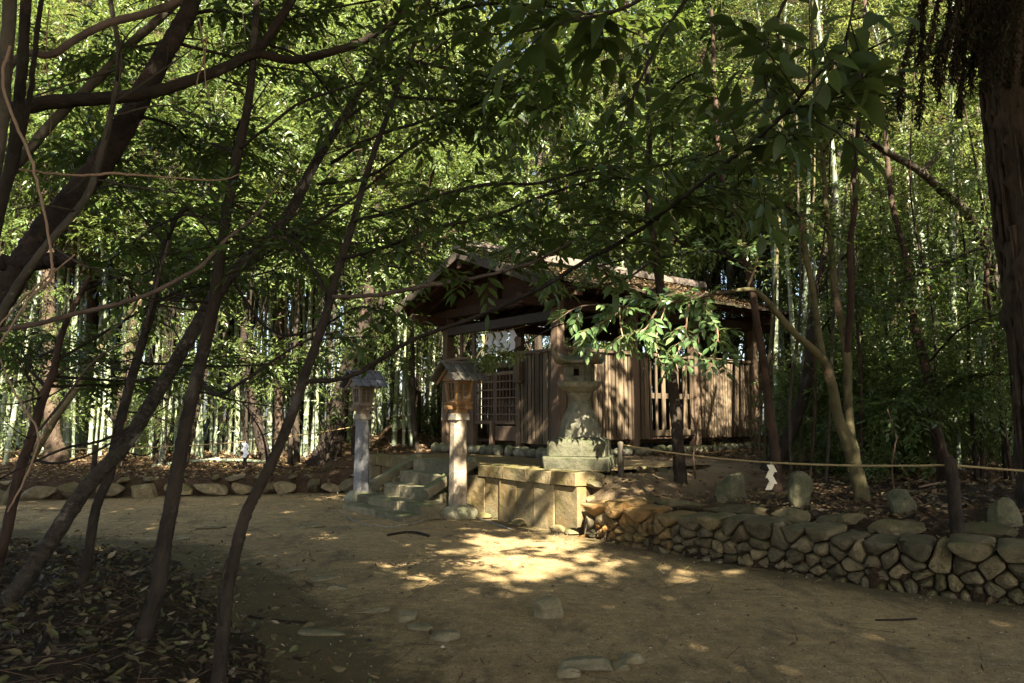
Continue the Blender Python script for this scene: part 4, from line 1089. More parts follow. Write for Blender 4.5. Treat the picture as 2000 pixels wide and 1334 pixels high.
TV, pV, rV = tree_near('slender_tree', 'grey thin stem crossing in front of the thick scaly trunk', [(-60, 760, 4.4, 18), (10, 600, 4.4, 16), (75, 500, 4.4, 15), (165, 391, 4.45, 14), (192, 320, 4.5, 14), (213, 240, 4.5, 12), (232, 120, 4.55, 10), (216, 0, 4.6, 9)], BARK_GREY, 10, .02, .05, 12, twigs=14)
TW, pW, rW = tree_near('slender_tree', 'dark double stem hanging in the upper left corner', [(-120, 1000, 4.0, 26), (-60, 700, 4.0, 24), (-5, 430, 4.0, 24), (25, 300, 4.0, 22), (42, 150, 4.0, 21), (52, -20, 4.0, 20)], BARK_DK, 10, .02, .06, 13)
add_limb(TW, [(-40, 500, 3.8, 26), (2, 250, 3.8, 30), (12, 120, 3.8, 31), (22, -20, 3.8, 32)], BARK_GREY, 'stem', 14, 10, .03)
add_limb(TW, [(30, 330, 4.1, 14), (60, 180, 4.1, 13), (72, 60, 4.15, 12), (85, -20, 4.2, 10)], BARK_DK, 'branch', 15)
pLo, rLo, _ = add_limb(TV, [(-70, 650, 4.35, 13), (0, 644, 4.35, 12), (79, 631, 4.4, 12), (142, 614, 4.45, 12), (195, 602, 4.5, 12), (252, 587, 4.55, 11), (308, 567, 4.6, 10), (390, 521, 4.7, 9), (440, 470, 4.75, 8), (500, 420, 4.8, 7), (528, 380, 4.85, 5), (560, 330, 4.9, 3)], BARK_PALE, 'branch', 16, 9, .1)
# wiry vines and thin crossing twigs on the left
def vine(label, pl, mat, seed, group='thin vines hanging in the left foreground', name='hanging_vine'):
    p, r, tb = limb(pl, 6, 7, .05, seed, .3); g = Geo(); g.add(*tb[:2], 0, tb[3]); return tag(build(g, name, mat, None, True), label, 'vine', group)
vine('pale brown looping vine at the far left edge beside the scaly trunk', [(20, 90, 3.6, 6), (5, 150, 3.6, 6), (22, 220, 3.6, 6), (60, 310, 3.6, 6), (85, 410, 3.6, 5), (100, 500, 3.6, 5), (98, 545, 3.6, 5), (60, 580, 3.6, 5), (20, 640, 3.6, 4), (-20, 700, 3.6, 4)], TWIG_L, 1)
vine('pale straight twig crossing the scaly trunk level with its middle', [(-20, 318, 4.2, 4), (50, 332, 4.2, 5), (150, 343, 4.2, 5), (215, 339, 4.25, 6), (300, 345, 4.3, 4), (420, 352, 4.4, 3), (470, 340, 4.5, 2)], TWIG_L, 2)
vine('thin light twig leaving the left edge above the lower branch', [(-20, 660, 3.9, 4), (40, 588, 3.9, 4), (90, 545, 3.9, 4), (146, 497, 3.9, 3)], TWIG_L, 3)
vine('thin pale loop of vine hanging over the left bamboo', [(0, 700, 4.2, 3), (30, 770, 4.2, 4), (75, 850, 4.2, 4), (50, 930, 4.2, 4), (15, 1000, 4.2, 3)], TWIG_L, 4)
for k, q in enumerate(([(95, 20), (90, 120), (100, 200), (98, 260)], [(390, 40), (398, 110), (385, 160), (392, 200)], [(405, 60), (400, 140), (412, 205)], [(820, -10), (812, 60), (820, 130)])):
    vine('thin string of vine hanging among the upper left limbs', [(a, b, 5.0, 2.5) for a, b in q], TWIG_L, 5+k)
# more bare side branches
add_limb(T1, [(265, 830, 5.6, 8), (200, 860, 5.4, 7), (130, 875, 5.2, 6), (60, 905, 5.0, 5), (-20, 945, 4.8, 4)], BARK_DK, 'branch', 20)
add_limb(T1, [(480, 520, 6.0, 9), (560, 470, 5.9, 8), (640, 420, 5.8, 7), (700, 380, 5.7, 6), (760, 330, 5.6, 4)], BARK_DK, 'branch', 21)
add_limb(T2, [(384, 730, 5.0, 9), (420, 770, 4.8, 8), (470, 748, 4.6, 7), (540, 700, 4.5, 6), (600, 665, 4.4, 5), (690, 640, 4.3, 3)], BARK_DK, 'branch', 22)
add_limb(T3, [(440, 1230, 4.12, 5), (425, 1200, 4.05, 4), (432, 1130, 4.0, 3), (445, 1090, 3.95, 2)], BARK_DK, 'branch', 23)
add_limb(T4, [(283, 640, 6.5, 8), (310, 540, 6.6, 7), (330, 470, 6.7, 5)], BARK_PALE, 'branch', 24)
add_limb(T5, [(62, 855, 6.1, 6), (110, 800, 5.9, 6), (190, 700, 5.6, 5), (270, 660, 5.4, 3)], BARK_PALE, 'branch', 25)
add_limb(T5, [(50, 890, 6.1, 8), (100, 905, 5.8, 6), (170, 890, 5.6, 5), (240, 850, 5.3, 4), (330, 790, 5.0, 3)], BARK_DK, 'branch', 26)

# leafy branches reaching right over the path
rg = np.random.RandomState(77)
def leafy(root, pl, n, tl, m, L, W, mat=LEAF_MID, bark=BARK_DK, seed=30, full=True, t0=.2, droop=.28, lift=0.0, sub2=0, name='branch', tr=.003, flat=.85):
    p, r, o = add_limb(root, pl, bark, name, seed, 7, .15)
    g = twigs_along(p, r, rg, n, tl, m, L, W, full, t0, 1.0, droop, None, flat, tr, lift, sub2)
    f = build(g, 'foliage', [mat, TWIG_D], root, True); f.parent = o
    return p, r
# C: long branch of the curving trunk sweeping to the upper right, ever closer
C_ = [(597, 745, 4.35, 13), (650, 742, 4.3, 12), (700, 728, 4.25, 12), (780, 678, 4.15, 11), (840, 650, 4.05, 10), (900, 630, 3.95, 10), (980, 598, 3.75, 10), (1050, 566, 3.5, 10), (1140, 512, 3.2, 10), (1229, 462, 2.95, 10), (1320, 396, 2.7, 10), (1395, 337, 2.5, 10), (1480, 270, 2.3, 9), (1540, 216, 2.15, 9), (1592, 153, 2.05, 8), (1645, 100, 1.95, 6)]
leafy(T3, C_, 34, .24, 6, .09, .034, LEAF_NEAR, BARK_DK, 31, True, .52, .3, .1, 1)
leafy(T3, [(690, 432, 4.6, 9), (748, 418, 4.5, 9), (816, 396, 4.4, 9), (870, 378, 4.2, 8), (951, 360, 4.0, 8), (1050, 358, 3.8, 7), (1140, 333, 3.6, 7), (1274, 324, 3.3, 6), (1364, 310, 3.1, 5), (1440, 280, 2.9, 4)], 34, .38, 8, .09, .034, LEAF_MID, BARK_DK, 32, True, .1, .3, 0, 1)
leafy(T3, [(668, 505, 4.5, 9), (757, 481, 4.35, 9), (870, 441, 4.2, 8), (960, 423, 4.0, 8), (1050, 387, 3.8, 7), (1162, 351, 3.6, 6), (1240, 350, 3.4, 4)], 30, .38, 8, .09, .034, LEAF_MID, BARK_DK, 33, True, .15, .3, 0, 1)
leafy(T3, [(650, 580, 4.4, 10), (735, 576, 4.3, 10), (825, 559, 4.2, 10), (900, 548, 4.1, 9), (972, 532, 3.9, 8), (1050, 508, 3.7, 7), (1120, 470, 3.5, 5)], 14, .30, 8, .09, .034, LEAF_MID, BARK_PALE, 34, True, .45, .35, .1, 0)
leafy(T2, [(468, 290, 5.1, 8), (520, 250, 5.0, 8), (590, 200, 4.9, 7), (700, 163, 4.7, 6), (800, 130, 4.5, 5), (900, 60, 4.3, 4)], 17, .36, 8, .10, .038, LEAF_MID, BARK_DK, 35, True, .62, .3, 0, 1)
leafy(T1, [(648, 318, 6.5, 9), (735, 265, 6.2, 8), (816, 240, 5.9, 8), (924, 198, 5.5, 7), (1005, 160, 5.0, 6), (1085, 120, 4.6, 5), (1160, 60, 4.3, 4)], 46, .42, 8, .11, .042, LEAF_MID, BARK_DK, 36, True, .38, .3, 0, 1)
leafy(T1, [(620, 360, 6.4, 8), (717, 346, 6.1, 8), (816, 279, 5.6, 7), (915, 211, 5.2, 6), (980, 190, 4.9, 5), (1080, 220, 4.5, 4)], 36, .40, 8, .11, .042, LEAF_MID, BARK_DK, 37, True, .40, .3, 0, 1)
leafy(T1, [(450, 540, 6.0, 8), (520, 640, 5.8, 7), (600, 650, 5.6, 6), (700, 600, 5.3, 5), (760, 620, 5.1, 3)], 16, .4, 7, .11, .042, LEAF_MID, BARK_DK, 38, True, .5, .3, 0, 0)
leafy(T1, [(745, 95, 7.1, 10), (830, 40, 6.6, 9), (930, 10, 6.0, 8), (1050, 10, 5.2, 7), (1160, 30, 4.4, 6), (1250, 70, 3.8, 4)], 36, .42, 8, .12, .046, LEAF_MID, BARK_DK, 39, True, .1, .3, -.1, 1)
leafy(T2, [(497, 80, 5.3, 8), (580, 110, 5.6, 7), (650, 190, 5.9, 6), (690, 260, 6.1, 4)], 9, .34, 8, .10, .038, LEAF_MID, BARK_DK, 40, True, .4, .3, 0, 1)
leafy(T2, [(440, 440, 5.05, 8), (360, 420, 5.2, 7), (280, 460, 5.4, 6), (200, 520, 5.6, 4)], 16, .4, 8, .10, .038, LEAF_MID, BARK_DK, 41, True, .35, .3, 0, 1)
leafy(T4, [(300, 590, 6.6, 7), (380, 560, 6.9, 6), (470, 545, 7.2, 5), (560, 520, 7.4, 3)], 22, .45, 8, .12, .045, LEAF_MID, BARK_DK, 42, True, .2, .3, 0, 1)
leafy(T4, [(322, 480, 6.8, 6), (260, 400, 7.1, 5), (200, 330, 7.4, 4), (130, 300, 7.6, 3)], 26, .5, 8, .12, .045, LEAF_MID, BARK_DK, 43, True, .2, .3, 0, 1)
leafy(TB, [(365, 30, 5.5, 10), (430, 20, 5.9, 9), (520, 40, 6.4, 7), (600, 30, 6.8, 5)], 34, .5, 8, .12, .045, LEAF_MID, BARK_DK, 44, True, .2, .3, 0, 1)
leafy(T5, [(150, 575, 6.5, 6), (230, 540, 7.0, 5), (330, 530, 7.5, 4), (420, 500, 8.0, 3)], 26, .5, 8, .12, .045, LEAF_MID, BARK_DK, 45, True, .2, .3, 0, 1)
rgt = np.random.RandomState(124)
for root, p, r, k in ((T1, p1, r1, 4), (T2, p2, r2, 4), (T4, p4, r4, 5), (T5, p5, r5, 5), (TB, pB, rB, 4), (T3, p3, r3, 3)):
    c, rr = spline(p, r, 9)
    for m in range(k):
        i0 = int(len(c)*rgt.uniform(.52, .9)); q = c[i0]; d = nrm(np.array([rgt.uniform(-.9, .35 if root is T3 or root is T1 else .8), rgt.uniform(.35, 1.2), rgt.uniform(.05, .4)])); l = rgt.uniform(1.6, 3.4)
        pp = [q, q+d*l*.35+rgt.normal(size=3)*.08, q+d*l*.7+rgt.normal(size=3)*.12, q+d*l+np.array([0, 0, -.15])]; rad = [.014, .011, .007, .003]
        v = tube(pp, rad, 6, 6, .1, m, True, .15); g = Geo(); g.add(*v[:2], 0, v[3]); o = build(g, 'branch', BARK_DK, root, True)
        g = twigs_along(pp, rad, rgt, 22, .42, 8, .10, .038, False, .15, 1.0, .3, None, .85, .003, 0, 1)
        f = build(g, 'foliage', [LEAF_MID, TWIG_D], root); f.parent = o
# big dark leaves close overhead, centre and right of the top edge
ON, pN, rN = tree_near('overhanging_tree', 'broad dark leaves hanging close to the viewer from the top edge', [(4200, 2600, .9, 30), (4000, 1300, 1.0, 28), (3200, -400, 1.2, 28), (2300, -600, 1.5, 28), (1640, -330, 1.8, 26)], BARK_DK, 8, .05, .05, 60)
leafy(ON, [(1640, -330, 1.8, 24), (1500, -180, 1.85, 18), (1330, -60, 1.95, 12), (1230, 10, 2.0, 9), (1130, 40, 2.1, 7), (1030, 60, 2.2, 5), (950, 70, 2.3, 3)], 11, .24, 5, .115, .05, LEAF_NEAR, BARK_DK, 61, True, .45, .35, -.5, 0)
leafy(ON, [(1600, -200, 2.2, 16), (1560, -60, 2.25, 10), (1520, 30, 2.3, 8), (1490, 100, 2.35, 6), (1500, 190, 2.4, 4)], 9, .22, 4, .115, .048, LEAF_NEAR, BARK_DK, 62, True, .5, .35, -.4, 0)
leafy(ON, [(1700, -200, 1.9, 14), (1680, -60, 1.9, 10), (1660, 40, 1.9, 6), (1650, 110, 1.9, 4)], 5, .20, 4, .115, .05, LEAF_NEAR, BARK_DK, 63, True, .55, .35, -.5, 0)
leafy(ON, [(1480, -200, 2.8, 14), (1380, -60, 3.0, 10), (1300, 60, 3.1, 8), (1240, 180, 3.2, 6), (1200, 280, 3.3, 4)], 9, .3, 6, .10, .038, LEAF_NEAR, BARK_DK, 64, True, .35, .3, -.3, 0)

# cedar at the right edge with hanging fronds
CE, pC, rC = tree_near('cedar', 'big shaggy red-brown cedar trunk at the right edge', [(2135, 1060, 8.0, 225), (2112, 850, 8.0, 212), (2092, 640, 8.0, 205), (2064, 420, 8.0, 205), (2042, 250, 8.0, 200), (2022, 100, 8.0, 195), (2005, -60, 8.0, 190)], BARK_CED, 40, 0, .05, 70, [((5.3, 8.0, 7.4), .42), ((5.0, 8.0, 11), .25), ((4.9, 8.0, 15), .06)])
g = Geo()       # peeling bark strips
rgc = np.random.RandomState(3); cc, rr = spline(pC, rC, 8)
for k in range(150):
    th = rgc.uniform(2.4, 6.0); i0 = rgc.randint(0, 34); n_ = rgc.randint(4, 12)
    idx = np.arange(i0, min(i0+n_, 46)); q = cc[idx]+np.stack([np.cos(th)*rr[idx], np.sin(th)*rr[idx], 0*rr[idx]], -1)*(1+rgc.uniform(0, .03))
    if len(q) > 2: v = tube(q, rgc.uniform(.012, .03), 5, 2, .3, k); g.add(*v[:2], 0, v[3])
build(g, 'bark_strips', BARK_CED, CE, True)
def frond(pl, seed):
    p, r, tb = limb(pl, 6, 6, .1, seed, .2); g = Geo(); g.add(*tb[:2], 1, tb[3])
    c, _ = spline(p, r, 14); n = len(c); rs = np.random.RandomState(seed); m = 520
    k = rs.randint(int(n*.12), n, m); base = c[k]+rs.normal(size=(m, 3))*.006
    d = nrm(rs.normal(size=(m, 3))*.42+np.array([0, 0, -1.0]))
    V, F = leaves(base, d, rs.normal(size=(m, 3)), rs.uniform(.012, .035, m), .006); g.add(V, F, 0)
    return g
rgf = np.random.RandomState(17)
fb = Geo()
for k in range(34):
    x0 = 1775+225*rgf.rand()**.8; ln = rgf.uniform(.25, 1.05)*(1 if x0 < 1900 else .75); Y = rgf.uniform(2.3, 2.9); x1 = x0-rgf.uniform(-8, 42)
    fb.join(frond([(x0+25, -90, Y, 4), (x0+12, 0, Y, 3.5), (x1+5, 130*ln, Y, 3), (x1-4, 230*ln, Y, 2)], 800+k))
o = build(fb, 'hanging_fronds', [FROND, TWIG_D], CE, True)
add_limb(CE, [(2020, -60, 7.6, 60), (2010, -130, 5.0, 60), (1960, -110, 3.2, 40), (1880, -85, 2.7, 18), (1790, -70, 2.5, 8)], BARK_CED, 'limb', 72)

# ------------------------------------------------------------------ trees inside the right-hand enclosure
F1, pF, rF = tree_near('forked_tree', 'forked smooth yellowish trunk standing behind the fieldstone wall', [(1688, 992, 9.5, 42), (1680, 950, 9.5, 36), (1667, 905, 9.5, 34), (1660, 870, 9.5, 36), (1639, 822, 9.5, 25), (1625, 752, 9.5, 24), (1611, 710, 9.5, 22), (1588, 682, 9.45, 19), (1551, 650, 9.4, 17), (1518, 612, 9.3, 16), (1495, 585, 9.25, 14), (1472, 566, 9.2, 11), (1430, 568, 9.15, 9)], BARK_GRN, 14, 0, .05, 80, thin=.78)
add_limb(F1, [(1661, 872, 9.5, 24), (1657, 798, 9.6, 21), (1655, 705, 9.7, 20), (1646, 640, 9.75, 17), (1632, 575, 9.8, 15), (1625, 496, 9.9, 14), (1614, 410, 10, 12), (1606, 300, 10.2, 11), (1590, 150, 10.4, 9), (1585, -20, 10.6, 7)], BARK_GRN, 'limb', 81, 10, .05)
add_limb(F1, [(1654, 690, 9.7, 16), (1659, 640, 9.65, 15), (1662, 566, 9.6, 14), (1660, 473, 9.6, 13), (1671, 405, 9.6, 12), (1669, 337, 9.7, 11), (1680, 200, 9.9, 9), (1690, 0, 10.2, 7)], BARK_RED, 'limb', 82, 9, .05)
add_limb(F1, [(1607, 700, 9.5, 15), (1597, 640, 9.6, 16), (1588, 566, 9.7, 14), (1574, 496, 9.8, 13), (1565, 426, 9.9, 12), (1543, 400, 10, 11), (1550, 250, 10.2, 9), (1535, 60, 10.5, 7)], BARK_GRN, 'limb', 83, 9, .05)
# the sunlit glossy spray in front of the hall
rg = np.random.RandomState(91)
LB1 = [(1470, 566, 9.2, 10), (1420, 570, 9.3, 9), (1378, 577, 9.4, 8), (1340, 588, 9.5, 7), (1290, 592, 9.6, 6), (1240, 600, 9.7, 5), (1190, 596, 9.75, 4), (1130, 600, 9.8, 3), (1080, 630, 9.8, 2)]
pL, rL, oL = add_limb(F1, LB1, BARK_PALE, 'leafy_branch', 84, 7, .2)
gl = twigs_along(pL, rL, rg, 28, .28, 7, .15, .062, True, .22, .92, .3, None, .7, .004, -.5, 1)
for pl in ([(1290, 592, 9.6, 4), (1262, 640, 9.55, 3.5), (1250, 648, 9.5, 3)], [(1345, 588, 9.5, 4), (1338, 650, 9.45, 3.5), (1320, 700, 9.4, 3), (1325, 726, 9.4, 2)], [(1338, 650, 9.45, 3), (1360, 685, 9.45, 3), (1395, 706, 9.45, 2), (1410, 712, 9.45, 2)],
           [(1378, 580, 9.4, 3.5), (1400, 640, 9.4, 3), (1402, 668, 9.4, 2)], [(1240, 602, 9.7, 4), (1200, 615, 9.7, 3), (1160, 640, 9.7, 3), (1135, 655, 9.7, 2)], [(1210, 600, 9.7, 3), (1212, 635, 9.65, 3), (1218, 665, 9.6, 2)], [(1300, 596, 9.55, 3), (1280, 670, 9.5, 2.5), (1295, 712, 9.5, 2)]):
    p, r, tb = limb(pl, 6, 6, .05, len(pl), .25); gl.add(*tb[:2], 1, tb[3])
    gl.join(twigs_along(p, r, rg, 9, .26, 6, .155, .064, True, .25, 1.0, .3, None, .7, .0035, -.2, 0))
o = build(gl, 'glossy_leaves', [LEAF_LIT, TWIG_L], F1, True); o.parent = oL
pl = [(1462, 560, 9.2, 5), (1475, 520, 9.1, 4), (1480, 490, 9.05, 3), (1450, 480, 9.0, 2)]
p, r, tb = limb(pl, 6, 6, .05, 3, .25); g = Geo(); g.add(*tb[:2], 1, tb[3]); g.join(twigs_along(p, r, rg, 16, .28, 6, .125, .05, True, .2, 1.0, .3, None, .7, .0035, 0, 0))
o = build(g, 'glossy_leaves', [LEAF_LIT, TWIG_L], F1, True); o.parent = oL
R2, p_, r_ = tree_near('slender_tree', 'thin brown trunk between the hall and the forked tree, bending left above', [(1518, 962, 10.2, 20), (1514, 882, 10.2, 18), (1502, 798, 10.2, 17), (1493, 715, 10.2, 16), (1481, 650, 10.2, 15), (1472, 589, 10.2, 14), (1460, 520, 10.3, 13), (1444, 440, 10.4, 14), (1428, 395, 10.5, 12), (1408, 340, 10.6, 10), (1398, 200, 10.8, 8), (1390, 20, 11, 6)], BARK_RED, 10, 0, .06, 85)
R3, p_, r_ = tree_near('slender_tree', 'straight brown trunk in front of the hall side wall beside the rope', [(1330, 955, 10.6, 30), (1325, 885, 10.6, 24), (1321, 815, 10.6, 22), (1312, 740, 10.6, 20), (1300, 660, 10.6, 20), (1288, 545, 10.6, 19), (1277, 480, 10.6, 17), (1266, 390, 10.7, 15), (1268, 250, 10.8, 12), (1262, 60, 11, 9)], BARK_DK, 10, 0, .06, 86)
R4, p_, r_ = tree_near('slender_tree', 'dark twisted trunk leaning right behind the standing stones', [(1505, 915, 12.0, 30), (1528, 882, 12, 26), (1551, 826, 12, 24), (1574, 752, 12, 22), (1583, 682, 12, 18), (1590, 600, 12.2, 14), (1612, 480, 12.5, 11), (1640, 300, 13, 8)], BARK_DK, 10, 0, .08, 87)
R5, p_, r_ = tree_near('arching_tree', 'dark trunk arching over to the left beyond the forked tree', [(2010, 880, 11.5, 26), (1985, 760, 11.5, 25), (1955, 600, 11.4, 23), (1925, 480, 11.3, 21), (1903, 440, 11.3, 20), (1880, 405, 11.2, 19), (1840, 373, 11.1, 18), (1795, 333, 11, 16), (1732, 297, 10.9, 13), (1690, 270, 10.8, 9)], BARK_GREY, 10, 0, .06, 88)
add_limb(R5, [(1800, 336, 11, 15), (1818, 318, 11.1, 14), (1840, 292, 11.2, 12), (1862, 255, 11.3, 9), (1880, 200, 11.4, 6)], BARK_GREY, 'limb', 89)
R6, p_, r_ = tree_near('slender_tree', 'brown leaning trunk left of the cedar among the right-hand bamboo', [(1862, 960, 10.5, 30), (1835, 868, 10.5, 24), (1818, 780, 10.6, 20), (1807, 715, 10.6, 18), (1793, 659, 10.7, 16), (1783, 612, 10.8, 14), (1768, 500, 11, 12), (1740, 380, 11.3, 10), (1725, 200, 11.6, 8)], BARK_RED, 10, 0, .06, 90)
for root, pls in ((R2, ([(1445, 440, 10.4, 7), (1500, 330, 10, 5), (1560, 250, 9.8, 3)], [(1400, 230, 10.8, 6), (1330, 200, 10.2, 4), (1260, 230, 9.8, 3)])),
                  (R3, ([(1270, 380, 10.7, 7), (1200, 330, 10.4, 5), (1110, 330, 10, 3)], [(1266, 230, 10.8, 7), (1340, 150, 10.4, 5), (1420, 140, 10, 3)], [(1278, 480, 10.6, 6), (1180, 470, 10.6, 5), (1050, 470, 10.8, 4), (950, 500, 11.2, 3)], [(1270, 430, 10.6, 6), (1140, 440, 11.2, 5), (1000, 440, 12, 4), (900, 470, 12.6, 3)])),
                  (R4, ([(1600, 540, 12.3, 6), (1700, 470, 12, 5), (1780, 470, 11.5, 3)],)),
                  (R5, ([(1732, 297, 10.9, 7), (1650, 240, 10.5, 5), (1570, 240, 10, 3)], [(1862, 255, 11.3, 6), (1900, 150, 11, 5), (1960, 100, 10.6, 3)], [(1925, 480, 11.3, 6), (1830, 520, 10.8, 5), (1740, 560, 10.4, 3)])),
                  (R6, ([(1783, 612, 10.8, 6), (1720, 560, 10.5, 4), (1660, 560, 10.2, 3)], [(1807, 715, 10.6, 6), (1880, 640, 10, 5), (1960, 610, 9.6, 3)], [(1818, 780, 10.6, 6), (1880, 740, 10.0, 5), (1960, 730, 9.5, 3)], [(1835, 868, 10.5, 5), (1770, 790, 10.2, 4), (1720, 790, 10, 3)])),
                  (F1, ([(1606, 300, 10.2, 6), (1680, 200, 9.6, 5), (1760, 180, 9.2, 3)], [(1560, 420, 9.9, 6), (1490, 380, 9.8, 4), (1420, 400, 9.7, 3)], [(1690, 100, 10, 6), (1780, 60, 9.6, 5), (1850, 90, 9.2, 3)]))):
    for k, q in enumerate(pls):
        leafy(root, q, 30, .5, 8, .115, .042, LEAF_FAR if k % 2 else LEAF_MID, BARK_DK, 500+k, False, .2, .3, 0, 1)
leafy(R3, [(1277, 480, 10.6, 6), (1190, 515, 10.8, 5), (1090, 520, 11.2, 4), (990, 490, 11.6, 3), (910, 480, 12.0, 2)], 30, .30, 8, .095, .036, LEAF_LIT, BARK_DK, 521, True, .15, .3, 0, 1)
leafy(R2, [(1460, 520, 10.3, 6), (1400, 492, 10.5, 5), (1320, 498, 10.8, 4), (1235, 520, 11.1, 2)], 24, .30, 8, .10, .037, LEAF_FAR, BARK_DK, 523, True, .2, .3, 0, 1)
leafy(R3, [(1281, 505, 10.6, 6), (1220, 545, 10.4, 5), (1150, 560, 10.4, 4), (1060, 560, 10.6, 2)], 20, .28, 8, .10, .037, LEAF_FAR, BARK_DK, 524, True, .25, .3, 0, 1)
leafy(R2, [(1444, 440, 10.4, 6), (1500, 400, 10.2, 5), (1570, 420, 10.0, 4), (1640, 470, 9.8, 2)], 24, .34, 8, .11, .04, LEAF_FAR, BARK_DK, 525, True, .2, .3, 0, 1)
leafy(R4, [(1583, 682, 12, 6), (1640, 600, 11.6, 5), (1720, 590, 11.2, 4), (1790, 640, 10.9, 2)], 22, .36, 8, .11, .04, LEAF_FAR, BARK_DK, 526, False, .2, .3, 0, 1)
leafy(R3, [(1290, 560, 10.6, 5), (1180, 610, 10.9, 4), (1080, 640, 11.3, 3), (990, 690, 11.6, 3), (940, 702, 11.8, 2)], 30, .26, 7, .085, .032, LEAF_BAM, BARK_DK, 520, True, .72, .3, 0, 1)
# thin pale stems and saplings
for k, (px, pyb, Yd, top, lean, lb) in enumerate(((1358, 930, 10.9, 800, -12, 'pale bent sapling stem before the hall side wall'), (1483, 870, 11.5, 640, 4, 'thin pale stem right of the hall corner'), (1505, 870, 12, 690, 10, 'thin straight stem behind the bending brown trunk'), (1747, 960, 9.0, 800, -14, 'thin pale stem left of the squat boulder'))):
    vine(lb, [(px, pyb+15, Yd, 4), (px+lean*.3, (pyb*2+top)/3, Yd, 3.5), (px-lean*.2, (pyb+top*2)/3, Yd, 3), (px+lean, top, Yd, 2)], TWIG, 40+k, 'pale saplings in the right enclosure', 'sapling')

rgs = np.random.RandomState(314)
for k in range(20):
    px = 1470+(2000-1470)*(k+rgs.rand())/20; Yd = rgs.uniform(10.4, 14.5); lean = rgs.normal()*28; w = rgs.uniform(5, 10)*10/Yd
    gy0 = 815+(1.55-g1((px-1000)/FPX*Yd, Yd))/Yd*FPX
    pl = [(px, gy0+8, Yd, w), (px+lean*.3+rgs.normal()*5, gy0-150, Yd, w*.9), (px+lean*.6+rgs.normal()*8, gy0-330, Yd, w*.8), (px+lean+rgs.normal()*10, gy0-560, Yd+.2, w*.6), (px+lean*1.4, gy0-850, Yd+.3, w*.4)]
    p, r, tb = limb(pl, 7, 8, .1, 400+k, .15); g = Geo(); g.add(*tb[:2], 0, tb[3])
    tag(build(g, 'sapling', [BARK_GRN, BARK_RED, BARK_GREY][k % 3], None, True), 'tall thin bare sapling stem among the right-hand trees', 'sapling', 'bare sapling stems on the right')

# ------------------------------------------------------------------ background: prototypes, then copies
def tree_proto(h, base, rad, n_cl, sp, m, L, W, seed, mat, bark, r0=.11, lean=.4, tl=.5):
    rs = np.random.RandomState(seed)
    top = np.array([rs.normal()*lean, rs.normal()*lean, h*.92]); tp = [np.array([0, 0, -.3]), np.array([0, 0, .05]), top*.33+rs.normal(size=3)*.12, top*.66+rs.normal(size=3)*.16, top]
    gt = Geo(); tb = tube(tp, [r0*1.35, r0*1.1, r0*.9, r0*.6, r0*.15], 9, 6, .08, seed); gt.add(*tb[:2], 0, tb[3]); c, _ = spline(tp, [1]*5, 6)
    gc = Geo()
    for k in range(n_cl):
        zf = base+(1-base)*rs.rand()**.85; z = zf*h
        prof = math.sin(math.pi*min(1, max(0, (zf-base)/(1-base)))**.75)*.85+.25
        a = rs.uniform(0, 6.283); rr = rad*prof*rs.uniform(.35, 1.05); j = min(len(c)-1, int(zf*.86*len(c)))
        q = np.array([c[j][0]+math.cos(a)*rr, c[j][1]+math.sin(a)*rr, z]); b0 = c[max(0, j-1)]
        tb = tube([b0, (b0+q)/2+np.array([0, 0, -.1*rr]), q], [r0*.2, r0*.12, r0*.05], 5, 4, .08, seed*100+k); gt.add(*tb[:2], 0, tb[3])
        rc = rs.uniform(.55, 1.0)*rad*.40
        n = sp; u = nrm(rs.normal(size=(n, 3)))*(rs.rand(n, 1)**.45); o = u*np.array([rc, rc, rc*.55])
        d = nrm(u*.8+np.array([0, 0, -.1])+rs.normal(size=(n, 3))*.35)
        gc.join(sprays(q+o, d, rs, m, tl, L, W, False, True, .75, .25, .004))
    return gt, gc
def reg_proto(name, args, label, group):
    gt, gc = tree_proto(*args); root = thing(name, (0, 0, 0), label, 'tree', group)
    build(gt, 'trunk', args[10], root, True); build(gc, 'crown', [args[9], TWIG_D], root, False)
    return root
protos = [reg_proto('broadleaf_tree', (9.5, .30, 2.3, 34, 26, 8, .15, .058, 201, LEAF_FAR, BARK_GREY), 'x', 'g'),
          reg_proto('broadleaf_tree', (12.5, .38, 2.7, 40, 26, 8, .16, .062, 202, LEAF_FAR, BARK_DK), 'x', 'g'),
          reg_proto('broadleaf_tree', (8.0, .18, 2.2, 34, 26, 8, .15, .055, 203, LEAF_FAR, BARK_GREY), 'x', 'g'),
          reg_proto('broadleaf_tree', (15.5, .45, 3.0, 44, 28, 8, .18, .066, 204, LEAF_FAR, BARK_RED, .15), 'x', 'g')]
protos.append(reg_proto('broadleaf_tree', (12.5, .42, 2.3, 40, 26, 8, .16, .062, 207, LEAF_FAR, BARK_DK, .055), 'x', 'g'))
shrub = reg_proto('evergreen_shrub', (1.7, .05, .85, 18, 18, 8, .11, .042, 205, LEAF_FAR, BARK_DK, .02, .15, .3), 'x', 'g')
shrub2 = reg_proto('evergreen_shrub', (2.8, .12, 1.2, 22, 18, 8, .12, .045, 206, LEAF_FAR, BARK_DK, .03, .2, .35), 'x', 'g')
sap = reg_proto('sapling_tree', (6.2, .14, 1.25, 24, 13, 8, .115, .042, 208, LEAF_FAR, BARK_DK, .032, .35, .45), 'x', 'g')
used = set()
def place(pr, x, y, rz, sc, label, group, dz=0.0):
    loc = (x, y, g1(x, y)+dz)
    if pr.name in used: return dup(pr, loc, rz, sc, label, group)
    used.add(pr.name); pr.location = loc; pr.rotation_euler = (0, 0, rz); pr.scale = (sc,)*3; pr['label'] = label; pr['group'] = group
    return pr
rs = np.random.RandomState(41)
